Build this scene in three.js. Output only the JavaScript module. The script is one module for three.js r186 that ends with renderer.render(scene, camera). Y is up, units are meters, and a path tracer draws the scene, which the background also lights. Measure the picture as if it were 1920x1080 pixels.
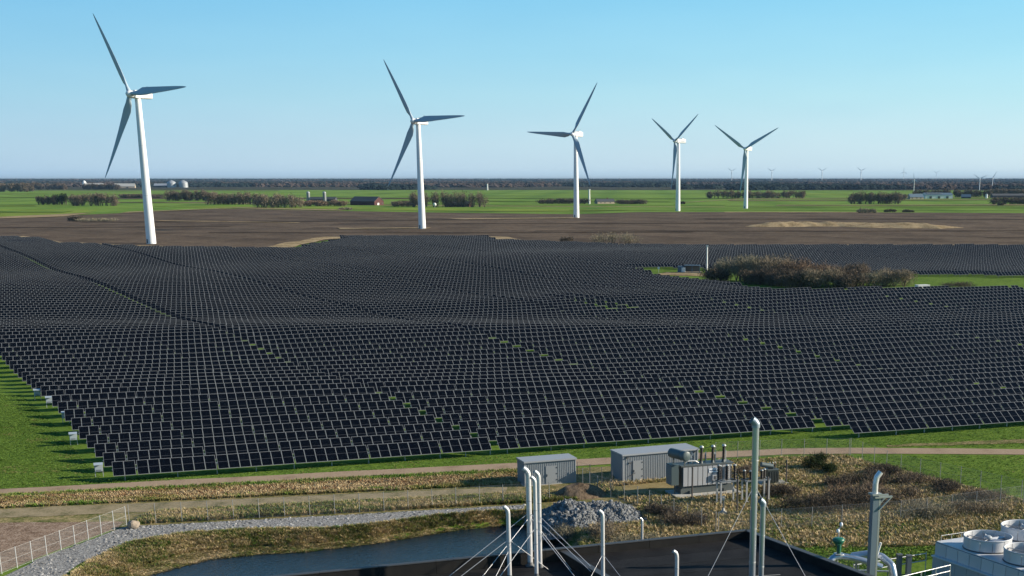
import * as THREE from 'three';
import { mergeGeometries, toCreasedNormals } from 'three/addons/utils/BufferGeometryUtils.js';

// ---------------------------------------------------------------- camera, sky, sun, exposure
const scene = new THREE.Scene();
const FOC = 2600, PX = 1180, PY = 1096;                       // a long lens, the picture being the upper part of its frame
const camera = new THREE.PerspectiveCamera(2 * Math.atan(PY / FOC) * 180 / Math.PI, (2 * PX) / (2 * PY), 1, 60000);
camera.setViewOffset(2 * PX, 2 * PY, 0, 0, 1920, 1080);
camera.position.set(0, 33, 0);
camera.rotation.set(-Math.atan((PY - 333) / FOC), 0, 0);
camera.updateProjectionMatrix();

const renderer = new THREE.WebGLRenderer({ antialias: true });
renderer.setSize(1024, 576);
renderer.toneMapping = THREE.LinearToneMapping;
renderer.toneMappingExposure = 1.65;
renderer.shadowMap.enabled = true;

const SUN_EL = 21 * Math.PI / 180, SUN_AWAY = 3 * Math.PI / 180;
const sunDir = new THREE.Vector3(Math.cos(SUN_EL) * Math.cos(SUN_AWAY), Math.sin(SUN_EL), -Math.cos(SUN_EL) * Math.sin(SUN_AWAY));
const sun = new THREE.DirectionalLight(new THREE.Color(1, 0.89, 0.72), 5);
sun.position.copy(sunDir).multiplyScalar(900).add(new THREE.Vector3(0, 0, -300));
sun.target.position.set(0, 0, -300);
sun.castShadow = true;
Object.assign(sun.shadow.camera, { left: -500, right: 500, top: 500, bottom: -500, near: 1, far: 3000 });
sun.shadow.mapSize.set(4096, 4096);
scene.add(sun, sun.target);

const hash = (x, y, s) => { let h = Math.imul(x, 374761393) + Math.imul(y, 668265263) + Math.imul(s, 974711) | 0; h = Math.imul(h ^ h >>> 13, 1274126177); return ((h ^ h >>> 16) >>> 0) / 4294967296; };
function vnoise(x, y, s = 1, per = 0) {                        // value noise, tiling with period per when given
  const xi = Math.floor(x), yi = Math.floor(y), fx = x - xi, fy = y - yi, u = fx * fx * (3 - 2 * fx), v = fy * fy * (3 - 2 * fy);
  const w = per ? (q) => ((q % per) + per) % per : (q) => q;
  const a = hash(w(xi), w(yi), s), b = hash(w(xi + 1), w(yi), s), c = hash(w(xi), w(yi + 1), s), d = hash(w(xi + 1), w(yi + 1), s);
  return a + (b - a) * u + (c - a) * v + (a - b - c + d) * u * v;
}
const fbm = (x, y, s = 1) => .5 * vnoise(x, y, s) + .28 * vnoise(x * 2.1, y * 2.1, s + 1) + .15 * vnoise(x * 4.3, y * 4.3, s + 2) + .07 * vnoise(x * 8.7, y * 8.7, s + 3);
{ // a clear winter sky: pale at the horizon, deep blue higher up, a little paler towards the sun
  const W = 2048, Hh = 1024, a = new Float32Array(W * Hh * 4);
  const stops = [[0, .375, .465, .522], [1.3, .345, .472, .527], [3, .28, .465, .535], [4.5, .222, .436, .545], [6.5, .166, .396, .548], [14, .075, .215, .37], [35, .028, .105, .225], [90, .014, .055, .14]];
  for (let j = 0; j < Hh; j++) {
    const el = ((j + .5) / Hh - .5) * 180;
    let k = 0; while (k < stops.length - 2 && el > stops[k + 1][0]) k++;
    const A = stops[k], B = stops[k + 1], f = Math.min(1, Math.max(0, (el - A[0]) / (B[0] - A[0])));
    for (let i = 0; i < W; i++) {
      const az = ((i + .5) / W - .5) * 2 * Math.PI;           // azimuth: 0 is +x in the equirectangular layout used by three
      const toSun = Math.cos(az) * .5 * Math.max(0, 1 - Math.abs(el) / 60);
      const o = (j * W + i) * 4;
      for (let c = 0; c < 3; c++) {
        let v = A[c + 1] + (B[c + 1] - A[c + 1]) * f;
        v *= 1 + toSun * [1.0, .72, .34][c];
        if (el > 0 && el < 12) v *= 1 + .035 * (fbm(az * 14 + 50, el * 1.6, 201) - .5) * 2 * [1, .6, .35][c];
        if (el < 0) v *= Math.max(.35, 1 + el / 12);
        a[o + c] = v;
      }
      a[o + 3] = 1;
    }
  }
  const sky = new THREE.DataTexture(a, W, Hh, THREE.RGBAFormat, THREE.FloatType);
  sky.mapping = THREE.EquirectangularReflectionMapping; sky.magFilter = sky.minFilter = THREE.LinearFilter; sky.needsUpdate = true;
  scene.background = sky; scene.environment = sky;
}
scene.fog = new THREE.FogExp2(new THREE.Color(0.42, 0.68, 1), 0.00002);

// ---------------------------------------------------------------- helpers
function mulberry(a) { return () => { a |= 0; a = a + 0x6D2B79F5 | 0; let t = Math.imul(a ^ a >>> 15, 1 | a); t = t + Math.imul(t ^ t >>> 7, 61 | t) ^ t; return ((t ^ t >>> 14) >>> 0) / 4294967296; }; }
const rnd = mulberry(7);
const rr = (a, b, r = rnd) => a + (b - a) * r();
const sst = (a, b, x) => { const t = Math.min(1, Math.max(0, (x - a) / (b - a))); return t * t * (3 - 2 * t); };
const taken = new Map();
function numbered(n) { const k = taken.get(n) || 0; taken.set(n, k + 1); return k ? n + '_' + String(k).padStart(3, '0') : n; }
function shadow(o) { o.castShadow = o.receiveShadow = true; return o; }
function tag(o, label, category, group) { o.userData.label = label; o.userData.category = category; if (group) o.userData.group = group; return o; }
function thing(name, label, category, x = 0, y = 0, z = 0, yaw = 0, group) {
  const g = new THREE.Group(); g.name = numbered(name); g.position.set(x, y, z); g.rotation.y = yaw; scene.add(g);
  return tag(g, label, category, group);
}
function part(parent, name, geo, mat) { const m = shadow(new THREE.Mesh(geo, mat)); m.name = name; parent.add(m); return m; }
function single(name, geo, mat, label, category, group) { const m = shadow(new THREE.Mesh(geo, mat)); m.name = numbered(name); scene.add(m); return tag(m, label, category, group); }
function structure(name, geo, mat) { const m = shadow(new THREE.Mesh(geo, mat)); m.name = numbered(name); m.userData.kind = 'structure'; m.userData.label = name.replace(/_/g, ' '); scene.add(m); return m; }
function clean(g) { const o = g.index ? g.toNonIndexed() : g.clone(); for (const k of Object.keys(o.attributes)) if (!['position', 'normal', 'uv'].includes(k)) o.deleteAttribute(k); return o; }
const merge = (list) => mergeGeometries(list.map(clean), false);
function box(w, h, d, x = 0, y = 0, z = 0) { const g = new THREE.BoxGeometry(w, h, d); g.translate(x, y, z); return g; }
function cyl(r1, r2, h, x = 0, y = 0, z = 0, n = 14, open = false) { const g = new THREE.CylinderGeometry(r2, r1, h, n, 1, open); g.translate(x, y + h / 2, z); return g; }   // r1 at the foot
function rod(a, b, r, n = 8, r2 = r) {
  const A = new THREE.Vector3(...a), B = new THREE.Vector3(...b), d = B.clone().sub(A), L = d.length();
  const g = new THREE.CylinderGeometry(r2, r, L, n); g.translate(0, L / 2, 0);
  g.applyQuaternion(new THREE.Quaternion().setFromUnitVectors(new THREE.Vector3(0, 1, 0), d.normalize())); g.translate(A.x, A.y, A.z); return g;
}
function pipe(pts, r, seg = 40, n = 16) { return new THREE.TubeGeometry(new THREE.CatmullRomCurve3(pts.map((p) => new THREE.Vector3(...p)), false, 'catmullrom', .12), seg, r, n, false); }
function lathe(pts, n = 16) { return new THREE.LatheGeometry(pts.map((p) => new THREE.Vector2(...p)), n); }
function triangles(pos, uv) { const g = new THREE.BufferGeometry(); g.setAttribute('position', new THREE.Float32BufferAttribute(pos, 3)); if (uv) g.setAttribute('uv', new THREE.Float32BufferAttribute(uv, 2)); g.computeVertexNormals(); return g; }
function colourTex(size, fn) {                                 // fn(u, v in 0..1) -> linear rgb
  const a = new Uint8Array(size * size * 4), c = new THREE.Color();
  for (let j = 0; j < size; j++) for (let i = 0; i < size; i++) {
    const v = fn(i / size, j / size); c.setRGB(Math.max(0, v[0]), Math.max(0, v[1]), Math.max(0, v[2])).convertLinearToSRGB();
    a.set([Math.min(255, c.r * 255), Math.min(255, c.g * 255), Math.min(255, c.b * 255), 255], (j * size + i) * 4);
  }
  const t = new THREE.DataTexture(a, size, size); t.colorSpace = THREE.SRGBColorSpace; t.wrapS = t.wrapT = THREE.RepeatWrapping; t.magFilter = t.minFilter = THREE.LinearFilter; t.needsUpdate = true; return t;
}
const lerp3 = (a, b, t) => [a[0] + (b[0] - a[0]) * t, a[1] + (b[1] - a[1]) * t, a[2] + (b[2] - a[2]) * t];
function speckle(size, metres, cols, scales, stretch = 1) {      // layered noise between colours; tiles every `metres`
  const t = colourTex(size, (u, v) => {
    let n = 0, w = 0; scales.forEach(([per, amp], k) => { n += amp * vnoise(u * per, v * per * stretch, 11 + k * 3, per * (stretch === 1 ? 1 : Math.max(1, stretch))); w += amp; });
    n = Math.min(.999, Math.max(0, (n / w - .5) * 1.9 + .5)) * (cols.length - 1);
    const k = Math.floor(n); return lerp3(cols[k], cols[k + 1], n - k);
  });
  t.repeat.set(1 / metres, 1 / metres); return t;
}
const std = (o) => new THREE.MeshStandardMaterial({ roughness: .9, ...o });
const matte = (o) => new THREE.MeshPhysicalMaterial({ roughness: 1, specularIntensity: .08, ...o });   // soil, gravel and plants: next to no sheen
const rgb = (r, g, b) => new THREE.Color().setRGB(r, g, b);
const plain = (r, g, b, rough = .6, metal = 0) => std({ color: rgb(r, g, b), roughness: rough, metalness: metal });

// ---------------------------------------------------------------- the lie of the land
const PSI = 21 * Math.PI / 180, CS = Math.cos(PSI), SN = Math.sin(PSI);
const alongOf = (x, z) => x * CS - z * SN, acrossOf = (x, z) => -x * SN - z * CS;         // along the panel rows, across them (away)
const fromRow = (s, p) => [s * CS - p * SN, -s * SN - p * CS];
const WATER = [[-47, -96], [-45.5, -108], [-44, -116], [-42.8, -119.8], [-39.2, -124.8], [-35, -126.6], [-31, -127.4], [-28, -129], [-24.4, -130.8], [-20.4, -133.8], [-17, -136.2], [-12.5, -138], [-9, -137.6], [-6.8, -134], [-5.6, -128], [-5, -108], [-3, -96]];
const BANK = [[-53, -96], [-50.5, -108], [-48.2, -115.1], [-48.3, -119.4], [-47.1, -126.2], [-42.8, -130.2], [-36.4, -131.6], [-29.8, -131.8], [-25.2, -133.8], [-19.4, -137.4], [-13.1, -139.9], [-8.6, -139.2], [-5.4, -134], [-4.2, -128], [-3, -108], [-1, -96]];
function inside(poly, x, z) { let c = false; for (let i = 0, j = poly.length - 1; i < poly.length; j = i++) { const [a, b] = poly[i], [d, e] = poly[j]; if ((b > z) !== (e > z) && x < (d - a) * (z - b) / (e - b) + a) c = !c; } return c; }
function distTo(poly, x, z) { let m = 1e9; for (let i = 0; i < poly.length - 1; i++) { const [a, b] = poly[i], [c, d] = poly[i + 1], dx = c - a, dz = d - b, t = Math.min(1, Math.max(0, ((x - a) * dx + (z - b) * dz) / (dx * dx + dz * dz))); m = Math.min(m, Math.hypot(x - a - dx * t, z - b - dz * t)); } return m; }
const WATER_Y = -1.2;
function land(x, z) {
  const p = acrossOf(x, z), s = alongOf(x, z);
  let h = 0;
  const m = sst(168, 205, p) * (1 - sst(560, 720, p));
  if (m > 0) {
    const pr = 300 - .2 * (s - 35) - .003 * (s - 35) * (s - 35), d = p - pr;
    h += .7 * Math.exp(-((d / (d < 0 ? 42 : 26)) ** 2)) * sst(5, 60, s) * (1 - sst(170, 260, s));
    h += .55 * Math.sin(p / 15.5 + s / 55 + .6) * sst(180, 215, p) * (1 - sst(330, 420, p));
    h += .6 * Math.sin(p / 33 - s / 80) * sst(300, 400, p);
    h += .6 * Math.sin(s / 48 + p / 130);
    h *= m;
  }
  h += 1.2 * Math.sin(x / 210 + 1) * Math.sin(z / 260) * sst(800, 1100, -z) * (1 - sst(2500, 3500, -z));
  if (z > -141 && z < -94 && x > -54 && x < 0 && inside(BANK, x, z)) {
    if (inside(WATER, x, z)) h = WATER_Y - .12 - Math.min(1.2, distTo(WATER, x, z) * .4);
    else { const a = distTo(WATER, x, z), b = distTo(BANK, x, z); h = WATER_Y * sst(0, 1, b / (a + b)); }
  }
  return h;
}

// ---------------------------------------------------------------- ground surfaces
const meadowTex = speckle(512, 9, [[.045, .08, .014], [.075, .135, .021], [.11, .18, .028], [.155, .2, .05]], [[8, .6], [32, .8], [110, 1], [220, .7]]);
const roughTex = speckle(512, 8, [[.05, .06, .018], [.1, .11, .034], [.21, .17, .08], [.34, .26, .145]], [[6, .8], [26, .9], [90, 1], [200, .8]]);
const gravelTex = speckle(512, 5, [[.085, .083, .081], [.19, .187, .183], [.29, .287, .28], [.42, .417, .405]], [[20, .4], [70, 1], [170, 1]]);
const redGravelTex = speckle(512, 7, [[.08, .05, .035], [.2, .135, .095], [.3, .215, .155], [.38, .3, .24]], [[12, .6], [60, 1], [150, 1]]);
const trackTex = speckle(512, 6, [[.23, .165, .115], [.32, .235, .165], [.39, .295, .21]], [[4, .8], [40, .7], [160, 1]]);
const track2Tex = speckle(512, 6, [[.11, .11, .05], [.25, .205, .125], [.34, .275, .175]], [[5, 1], [30, .7], [150, 1]]);
const soilTex = speckle(1024, 90, [[.05, .036, .025], [.084, .06, .042], [.118, .085, .059], [.155, .117, .081]], [[6, .7], [40, .7], [180, .8], [420, .6]]);
const cropTex = speckle(512, 120, [[.075, .145, .02], [.125, .21, .03], [.175, .255, .042]], [[3, .8], [14, .6], [90, .5], [220, .5]]);
const strawTex = speckle(512, 24, [[.14, .1, .05], [.3, .22, .12], [.42, .33, .2]], [[6, .8], [30, 1], [120, 1]]);
const sandTex = speckle(512, 6, [[.16, .12, .05], [.24, .185, .085], [.3, .24, .12]], [[5, 1], [40, .7], [150, .8]]);
const woodTex = speckle(512, 400, [[.03, .027, .02], [.05, .04, .03], [.045, .05, .022], [.07, .055, .04]], [[5, 1], [20, 1], [80, 1]]);

function lineup(lo, hi, fine0, fine1, fine, mid0, mid1, mid, grow) {      // grid lines: fine, then middling, then ever wider
  const v = []; let x = mid0;
  for (let q = fine0; q <= fine1 + 1e-6; q += fine) v.push(q);
  for (let q = fine0 - mid; q >= mid0; q -= mid) v.unshift(q);
  for (let q = fine1 + mid; q <= mid1; q += mid) v.push(q);
  let st = mid; while (v[0] > lo) { st *= grow; v.unshift(v[0] - st); }
  st = mid; while (v[v.length - 1] < hi) { st *= grow; v.push(v[v.length - 1] + st); }
  return v;
}
{
  const xs = lineup(-15000, 11000, -76, 62, 1, -480, 300, 6, 1.28), zs = lineup(-24000, 300, -182, -86, 1, -950, -80, 5, 1.25);
  const pos = [], uv = [], col = [], idx = [];
  for (const z of zs) for (const x of xs) {
    pos.push(x, land(x, z), z); uv.push(x, z);
    const n = fbm(x / 11, z / 11, 31), k = fbm(x / 60, z / 60, 37);
    col.push(.72 + .5 * n + .2 * k, .78 + .4 * n + .15 * k, .7 + .5 * n);
  }
  const nx = xs.length;
  for (let j = 0; j < zs.length - 1; j++) for (let i = 0; i < nx - 1; i++) { const a = j * nx + i; idx.push(a, a + nx, a + 1, a + 1, a + nx, a + nx + 1); }
  const g = new THREE.BufferGeometry();
  g.setAttribute('position', new THREE.Float32BufferAttribute(pos, 3)); g.setAttribute('uv', new THREE.Float32BufferAttribute(uv, 2)); g.setAttribute('color', new THREE.Float32BufferAttribute(col, 3));
  g.setIndex(idx); g.computeVertexNormals();
  structure('ground', g, matte({ map: meadowTex, vertexColors: true, roughness: 1 }));
}
function resample(pts, n) {
  const L = [0]; for (let i = 1; i < pts.length; i++) L.push(L[i - 1] + Math.hypot(pts[i][0] - pts[i - 1][0], pts[i][1] - pts[i - 1][1]));
  const out = []; let k = 0;
  for (let i = 0; i <= n; i++) { const d = L[L.length - 1] * i / n; while (k < L.length - 2 && d > L[k + 1]) k++; const t = (d - L[k]) / (L[k + 1] - L[k] || 1); out.push([pts[k][0] + (pts[k + 1][0] - pts[k][0]) * t, pts[k][1] + (pts[k + 1][1] - pts[k][1]) * t]); }
  return out;
}
function strip(name, near, far, nu, nv, lift, mat, ragged = 0, tint = 0) {   // a sheet on the land between two lines
  const A = resample(near, nu), B = resample(far, nu), pos = [], uv = [], col = [], idx = [];
  for (let j = 0; j <= nv; j++) for (let i = 0; i <= nu; i++) {
    let v = j / nv;
    const e = ragged * (fbm(i * .31 + 3, 5 + (j > nv / 2 ? 9 : 0), name.length + 40) - .5) * 2, len = Math.hypot(A[i][0] - B[i][0], A[i][1] - B[i][1]) || 1;
    if (j === 0 || j === nv) v += e / len;
    const x = A[i][0] + (B[i][0] - A[i][0]) * v, z = A[i][1] + (B[i][1] - A[i][1]) * v;
    pos.push(x, land(x, z) + lift, z); uv.push(x, z);
    const n = 1 + tint * (fbm(x / 40, z / 40, 53) - .5) * 2; col.push(n, n, n);
  }
  const w = nu + 1; for (let j = 0; j < nv; j++) for (let i = 0; i < nu; i++) { const a = j * w + i; idx.push(a, a + 1, a + w, a + 1, a + w + 1, a + w); }
  const g = new THREE.BufferGeometry();
  g.setAttribute('position', new THREE.Float32BufferAttribute(pos, 3)); g.setAttribute('uv', new THREE.Float32BufferAttribute(uv, 2)); g.setAttribute('color', new THREE.Float32BufferAttribute(col, 3));
  g.setIndex(idx); g.computeVertexNormals();
  return structure(name, g, mat);
}
const M = {
  track: matte({ map: trackTex, roughness: 1 }), track2: matte({ map: track2Tex, roughness: 1 }), rough: matte({ map: roughTex, roughness: 1, vertexColors: true }),
  gravel: matte({ map: gravelTex, roughness: 1, bumpMap: gravelTex, bumpScale: .06 }), redGravel: matte({ map: redGravelTex, roughness: 1 }), soil: matte({ map: soilTex, roughness: 1, vertexColors: true }),
  crop: matte({ map: cropTex, roughness: 1, vertexColors: true }), cropDark: matte({ map: cropTex, color: rgb(.86, .86, .8), roughness: 1, vertexColors: true }), cropPale: matte({ map: cropTex, color: rgb(1.25, 1.05, 1), roughness: 1, vertexColors: true }),
  damp: matte({ map: soilTex, color: rgb(.62, .6, .58), vertexColors: true }),
  straw: matte({ map: strawTex, roughness: 1, vertexColors: true }), sand: matte({ map: sandTex, roughness: 1 }), wood: matte({ map: woodTex, roughness: 1 }),
};
// far country: woodland floor, green fields, the ploughed field, dry margins
strip('woodland_floor', [[-6000, -3900], [-600, -3900], [600, -3800], [5000, -3600]], [[-15000, -24500], [11000, -24500]], 30, 12, .9, M.wood, 60);
strip('green_field', [[-900, -1190], [-560, -1190], [-505, -1400], [-440, -1590], [-164, -1381], [-48, -1300], [10, -1381], [374, -1360], [900, -1330]], [[-2400, -2350], [-900, -2400], [0, -2300], [900, -2400], [2200, -2300]], 70, 16, .35, M.crop, 6, .35);
strip('green_field', [[-2500, -2400], [-900, -2450], [0, -2350], [900, -2450], [2200, -2350]], [[-4200, -5000], [-1700, -4600], [-800, -3950], [600, -3850], [3200, -3700]], 60, 12, .6, M.crop, 20, .4);
strip('pale_green_field', [[-900, -1240], [-560, -1230], [-520, -1330]], [[-1100, -1560], [-700, -1560], [-560, -1520]], 20, 5, .55, M.cropPale, 5, .3);
strip('pale_green_field', [[-470, -1610], [-330, -1560], [-180, -1450], [-60, -1390]], [[-560, -1680], [-330, -1660], [-150, -1560], [10, -1490]], 30, 4, .6, M.cropPale, 5, .3);
strip('ditch_margin', [[-700, -1905], [-250, -1720], [-100, -1690], [110, -1650]], [[-700, -1925], [-250, -1750], [-100, -1712], [110, -1668]], 30, 1, .62, M.straw, 4, .3);
strip('ditch_margin', [[120, -1720], [420, -1700], [800, -1690]], [[120, -1735], [420, -1722], [800, -1702]], 24, 1, .62, M.rough, 4, .3);
strip('farm_lane', [[60, -1960], [180, -2320], [700, -2420]], [[62, -1985], [180, -2350], [700, -2450]], 30, 1, .75, M.straw, 3, .3);
strip('ploughed_field', [[-470, -840], [-352, -812], [-296, -735], [-230, -692], [-170, -665], [-165, -806], [-78, -808], [-60, -752], [5, -716], [190, -696], [420, -690]], [[-760, -1195], [-560, -1195], [-505, -1405], [-440, -1595], [-164, -1386], [-48, -1305], [10, -1386], [374, -1365], [800, -1340]], 90, 30, .3, M.soil, 5, .35);
strip('dry_grass_margin', [[-352, -800], [-296, -724], [-230, -680], [-160, -662]], [[-352, -830], [-296, -748], [-228, -704], [-170, -690]], 40, 2, .5, M.straw, 5, .4);
strip('dry_grass_margin', [[-165, -690], [-168, -790], [-80, -796], [-60, -746], [5, -706], [190, -688], [420, -680]], [[-178, -700], [-178, -818], [-70, -820], [-56, -766], [8, -726], [190, -706], [420, -700]], 70, 2, .5, M.straw, 5, .4);
strip('dry_grass_margin', [[-800, -1185], [-560, -1185], [-510, -1290]], [[-800, -1215], [-575, -1220], [-530, -1420]], 40, 2, .7, M.straw, 8, .4);
strip('dry_grass_margin', [[-500, -1410], [-440, -1595], [-300, -1490]], [[-505, -1450], [-440, -1625], [-300, -1515]], 40, 2, .75, M.straw, 6, .4);
// the patchwork of the far fields
for (const [x0, x1, z, d, m] of [[-820, -560, -1420, 60, 'cropDark'], [-700, -330, -1880, 26, 'soil'], [-330, 60, -2050, 90, 'cropDark'], [-900, -300, -2250, 90, 'soil'], [150, 800, -2150, 70, 'rough'], [-420, 120, -1780, 22, 'cropDark'], [130, 700, -1600, 26, 'cropDark'], [180, 520, -1760, 30, 'straw'], [-1500, -700, -2900, 120, 'cropPale'], [-600, 260, -3050, 200, 'crop'], [260, 1100, -2850, 150, 'cropPale'], [-1700, -900, -3700, 90, 'soil'], [-60, 500, -1450, 14, 'cropDark'], [-1000, -700, -1700, 30, 'cropPale']])
  strip('field_patch', [[x0, z], [(x0 + x1) / 2, z + d * .2], [x1, z]], [[x0 * 1.02, z - d], [(x0 + x1) / 2, z - d * .8], [x1 * 1.02, z - d]], 30, 3, .95, M[m], d * .12, .4);
for (const [a, b] of [[[[-190, -940], [-134, -950]], [[-196, -962], [-134, -968]]], [[[-135, -1150], [-46, -1165]], [[-150, -1178], [-40, -1192]]], [[[-380, -1150], [-250, -1080]], [[-380, -1162], [-250, -1090]]], [[[90, -1345], [230, -1350]], [[90, -1375], [230, -1372]]]])
  strip('sandy_strip', a, b, 30, 2, .6, M.straw, 4, .4);
for (const [x0, x1, z, d] of [[-520, -280, -985, 14], [-430, -120, -1120, 18], [-260, 40, -880, 7], [-60, 330, -905, 9], [60, 420, -1130, 20], [-150, 200, -1040, 8], [-700, -420, -930, 9], [200, 460, -800, 6]])
  strip('damp_furrow', [[x0, z], [(x0 + x1) / 2, z + d * .6], [x1, z - d]], [[x0, z - d], [(x0 + x1) / 2, z - d * .6], [x1, z - d * 2.2]], 40, 1, .5, M.damp, d * .3, .5);
{ // a long heap of straw-coloured spoil in the ploughed field
  const pos = [], idx = [], uv = [], nu = 90, nv = 8;
  for (let i = 0; i <= nu; i++) { const t = i / nu, x = 78 + 150 * t, zc = -985 - 22 * Math.sin(t * 4.2), w = (10 + 32 * fbm(t * 9, 2, 61)) * Math.min(1, t * 9, (1 - t) * 7) + .5;
    for (let j = 0; j <= nv; j++) { const q = j / nv * 2 - 1, h = (1 - q * q) * (1.1 + 2.4 * fbm(t * 22, 9 + j * .3, 67)) * Math.min(1, t * 9, (1 - t) * 6); pos.push(x, land(x, zc) + .3 + h - .2, zc - q * w); uv.push(x, q * w); } }
  for (let i = 0; i < nu; i++) for (let j = 0; j < nv; j++) { const a = i * (nv + 1) + j; idx.push(a, a + nv + 1, a + 1, a + 1, a + nv + 1, a + nv + 2); }
  const g = new THREE.BufferGeometry(); g.setAttribute('position', new THREE.Float32BufferAttribute(pos, 3)); g.setAttribute('uv', new THREE.Float32BufferAttribute(uv, 2)); g.setIndex(idx); g.computeVertexNormals();
  single('spoil_heap', g, matte({ map: strawTex, roughness: 1 }), 'long low straw-coloured heap lying in the brown ploughed field', 'heap');
}
// near ground: yard of rough growth, tracks, gravel
strip('rough_ground', [[-75, -128], [-50, -131], [-12, -139], [6, -124], [24, -126], [46, -139]], [[-75, -145], [-42, -152], [-14, -159], [12, -166.5], [27, -169], [43, -143.5]], 110, 26, .02, M.rough, .5, .5);
strip('gravel_track', [[-110, -136.5], [-68.2, -146.9], [-42.1, -153.2], [-13.8, -160.4], [11.8, -167.8], [20, -169.7], [27.9, -170.3], [48.9, -169.5], [110, -166.5]], [[-110, -139], [-69.4, -149.6], [-43, -156.7], [-14.1, -164.3], [12.1, -171.8], [20, -173.6], [28.5, -174.1], [50, -173.2], [110, -170]], 120, 4, .05, M.track, .25);
strip('grassy_track', [[-110, -126], [-63.5, -136.2], [-39, -141.4], [-13.5, -147.2]], [[-110, -129.5], [-65.2, -140.1], [-40, -145.1], [-13.5, -150.6]], 80, 3, .05, M.track2, .4);
strip('red_gravel_ground', [[-95, -100], [-57, -100], [-55, -115.4], [-50.2, -132.4]], [[-95, -125], [-72, -132], [-62, -134.2], [-50.5, -134.6]], 50, 20, .05, M.redGravel, .3);
strip('grey_gravel_strip', [[-56.5, -97], [-53.8, -115.1], [-53.2, -120.3], [-49.6, -132.4], [-37.5, -135.3], [-26.2, -138], [-12.9, -141.6]], [[-53.4, -97], [-48.8, -115.1], [-48.8, -119.8], [-47.5, -126.4], [-43, -130.5], [-36.4, -131.9], [-29.8, -132.1], [-25.2, -134.1], [-19.4, -137.7], [-12.5, -140.3]], 110, 5, .05, M.gravel, .3);
strip('pond_bank_earth', BANK.slice(1, 15), WATER.slice(1, 16), 120, 10, .03, M.rough, 0, .5);
strip('sand_pad', [[-.5, -147.5], [5, -143.6], [13, -147]], [[-1, -154.6], [4.5, -156.4], [13, -152]], 24, 6, .05, M.sand, .3);
strip('worn_bare_track', [[33, -174.8], [70, -180]], [[33, -176], [70, -184]], 30, 2, .05, M.rough, .6, .4);
{ // the pond
  const sh = new THREE.Shape(WATER.map(([x, z]) => new THREE.Vector2(x, -z)).concat([new THREE.Vector2(-3, 92), new THREE.Vector2(-50, 92)]));
  const g = new THREE.ShapeGeometry(sh); g.rotateX(-Math.PI / 2); g.translate(0, WATER_Y, 0);
  const p = g.attributes.position, uv = []; for (let i = 0; i < p.count; i++) uv.push(p.getX(i), p.getZ(i)); g.setAttribute('uv', new THREE.Float32BufferAttribute(uv, 2));
  const rip = speckle(512, 4, [[0, 0, 0], [1, 1, 1]], [[14, 1], [40, .8], [90, .5]]);
  structure('pond_water', g, std({ color: rgb(.012, .022, .028), roughness: .16, bumpMap: rip, bumpScale: .035 }));
}
// ---------------------------------------------------------------- the solar field
const frameMat = std({ color: rgb(.21, .22, .228), roughness: .55 });
const steelMat = std({ color: rgb(.42, .44, .45), roughness: .45, metalness: .35 });
const cellTex = colourTex(256, (u, v) => {
  const gx = u * 6 % 1, gy = v * 24 % 1, mid = Math.abs(v - .5) < .009;
  const n = .85 + .3 * hash(Math.floor(u * 6), Math.floor(v * 24), 5);
  return mid ? [.075, .08, .09] : gx < .045 || gy < .07 ? [.006, .007, .01] : [.0022 * n, .0025 * n, .0042 * n];
});
const glassMat = new THREE.MeshPhysicalMaterial({ map: cellTex, roughness: .22, specularIntensity: .3 });
const PITCH = 1.235, PANEL_W = 1.215, PANEL_L = 2.36, TILT = 33 * Math.PI / 180, AXIS = 1.42, RAIL = .038;
function panelGeometry() {                                     // aluminium tray (material 0) with the glass let in on top (material 1)
  const tray = clean(box(PANEL_W, .04, PANEL_L)), g = new THREE.PlaneGeometry(PANEL_W - 2 * RAIL, PANEL_L - 2 * RAIL - .04);
  g.rotateX(-Math.PI / 2); g.translate(0, .024, 0);
  return mergeGeometries([tray, clean(g)], true);
}
const panelGeo = panelGeometry(), panelMats = [frameMat, glassMat];
const tubeGeo = (n) => { const g = box(n * PITCH + .16, .12, .12, 0, AXIS - .1, 0); return g; };
const postGeo = box(.1, 1.75, .14, 0, .47, 0);
const layout = (n) => Array.from({ length: n }, (_, i) => (i - (n - 1) / 2) * PITCH);
const postsOf = (n) => n > 3 ? [0, n * PITCH * .5 + .05] : [0];
function makeTable(n) {
  const t = new THREE.Group();
  for (const x of layout(n)) { const m = part(t, 'panel', panelGeo, panelMats); m.position.set(x, AXIS, 0); m.rotation.x = TILT; }
  part(t, 'torque_tube', tubeGeo(n), steelMat);
  for (const x of postsOf(n)) part(t, 'post', postGeo, steelMat).position.x = x;
  return t;
}
function tableGeometry(n) {                                    // the same table in one piece, for the far rows
  const tray = [], glass = [], p = panelGeo.index ? panelGeo.toNonIndexed() : panelGeo, [g0, g1] = panelGeo.groups;
  const cut = (g, grp) => { const o = new THREE.BufferGeometry(); for (const k of ['position', 'normal', 'uv']) { const a = g.attributes[k], w = a.itemSize; o.setAttribute(k, new THREE.Float32BufferAttribute(a.array.slice(grp.start * w, (grp.start + grp.count) * w), w)); } return o; };
  for (const x of layout(n)) for (const [list, grp] of [[tray, g0], [glass, g1]]) { const q = cut(p, grp); q.rotateX(TILT); q.translate(x, AXIS, 0); list.push(q); }
  const steel = [clean(tubeGeo(n)), ...postsOf(n).map((x) => { const q = clean(postGeo); q.translate(x, 0, 0); return q; })];
  return mergeGeometries([mergeGeometries([...tray, ...steel]), mergeGeometries(glass)], true);
}
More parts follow.
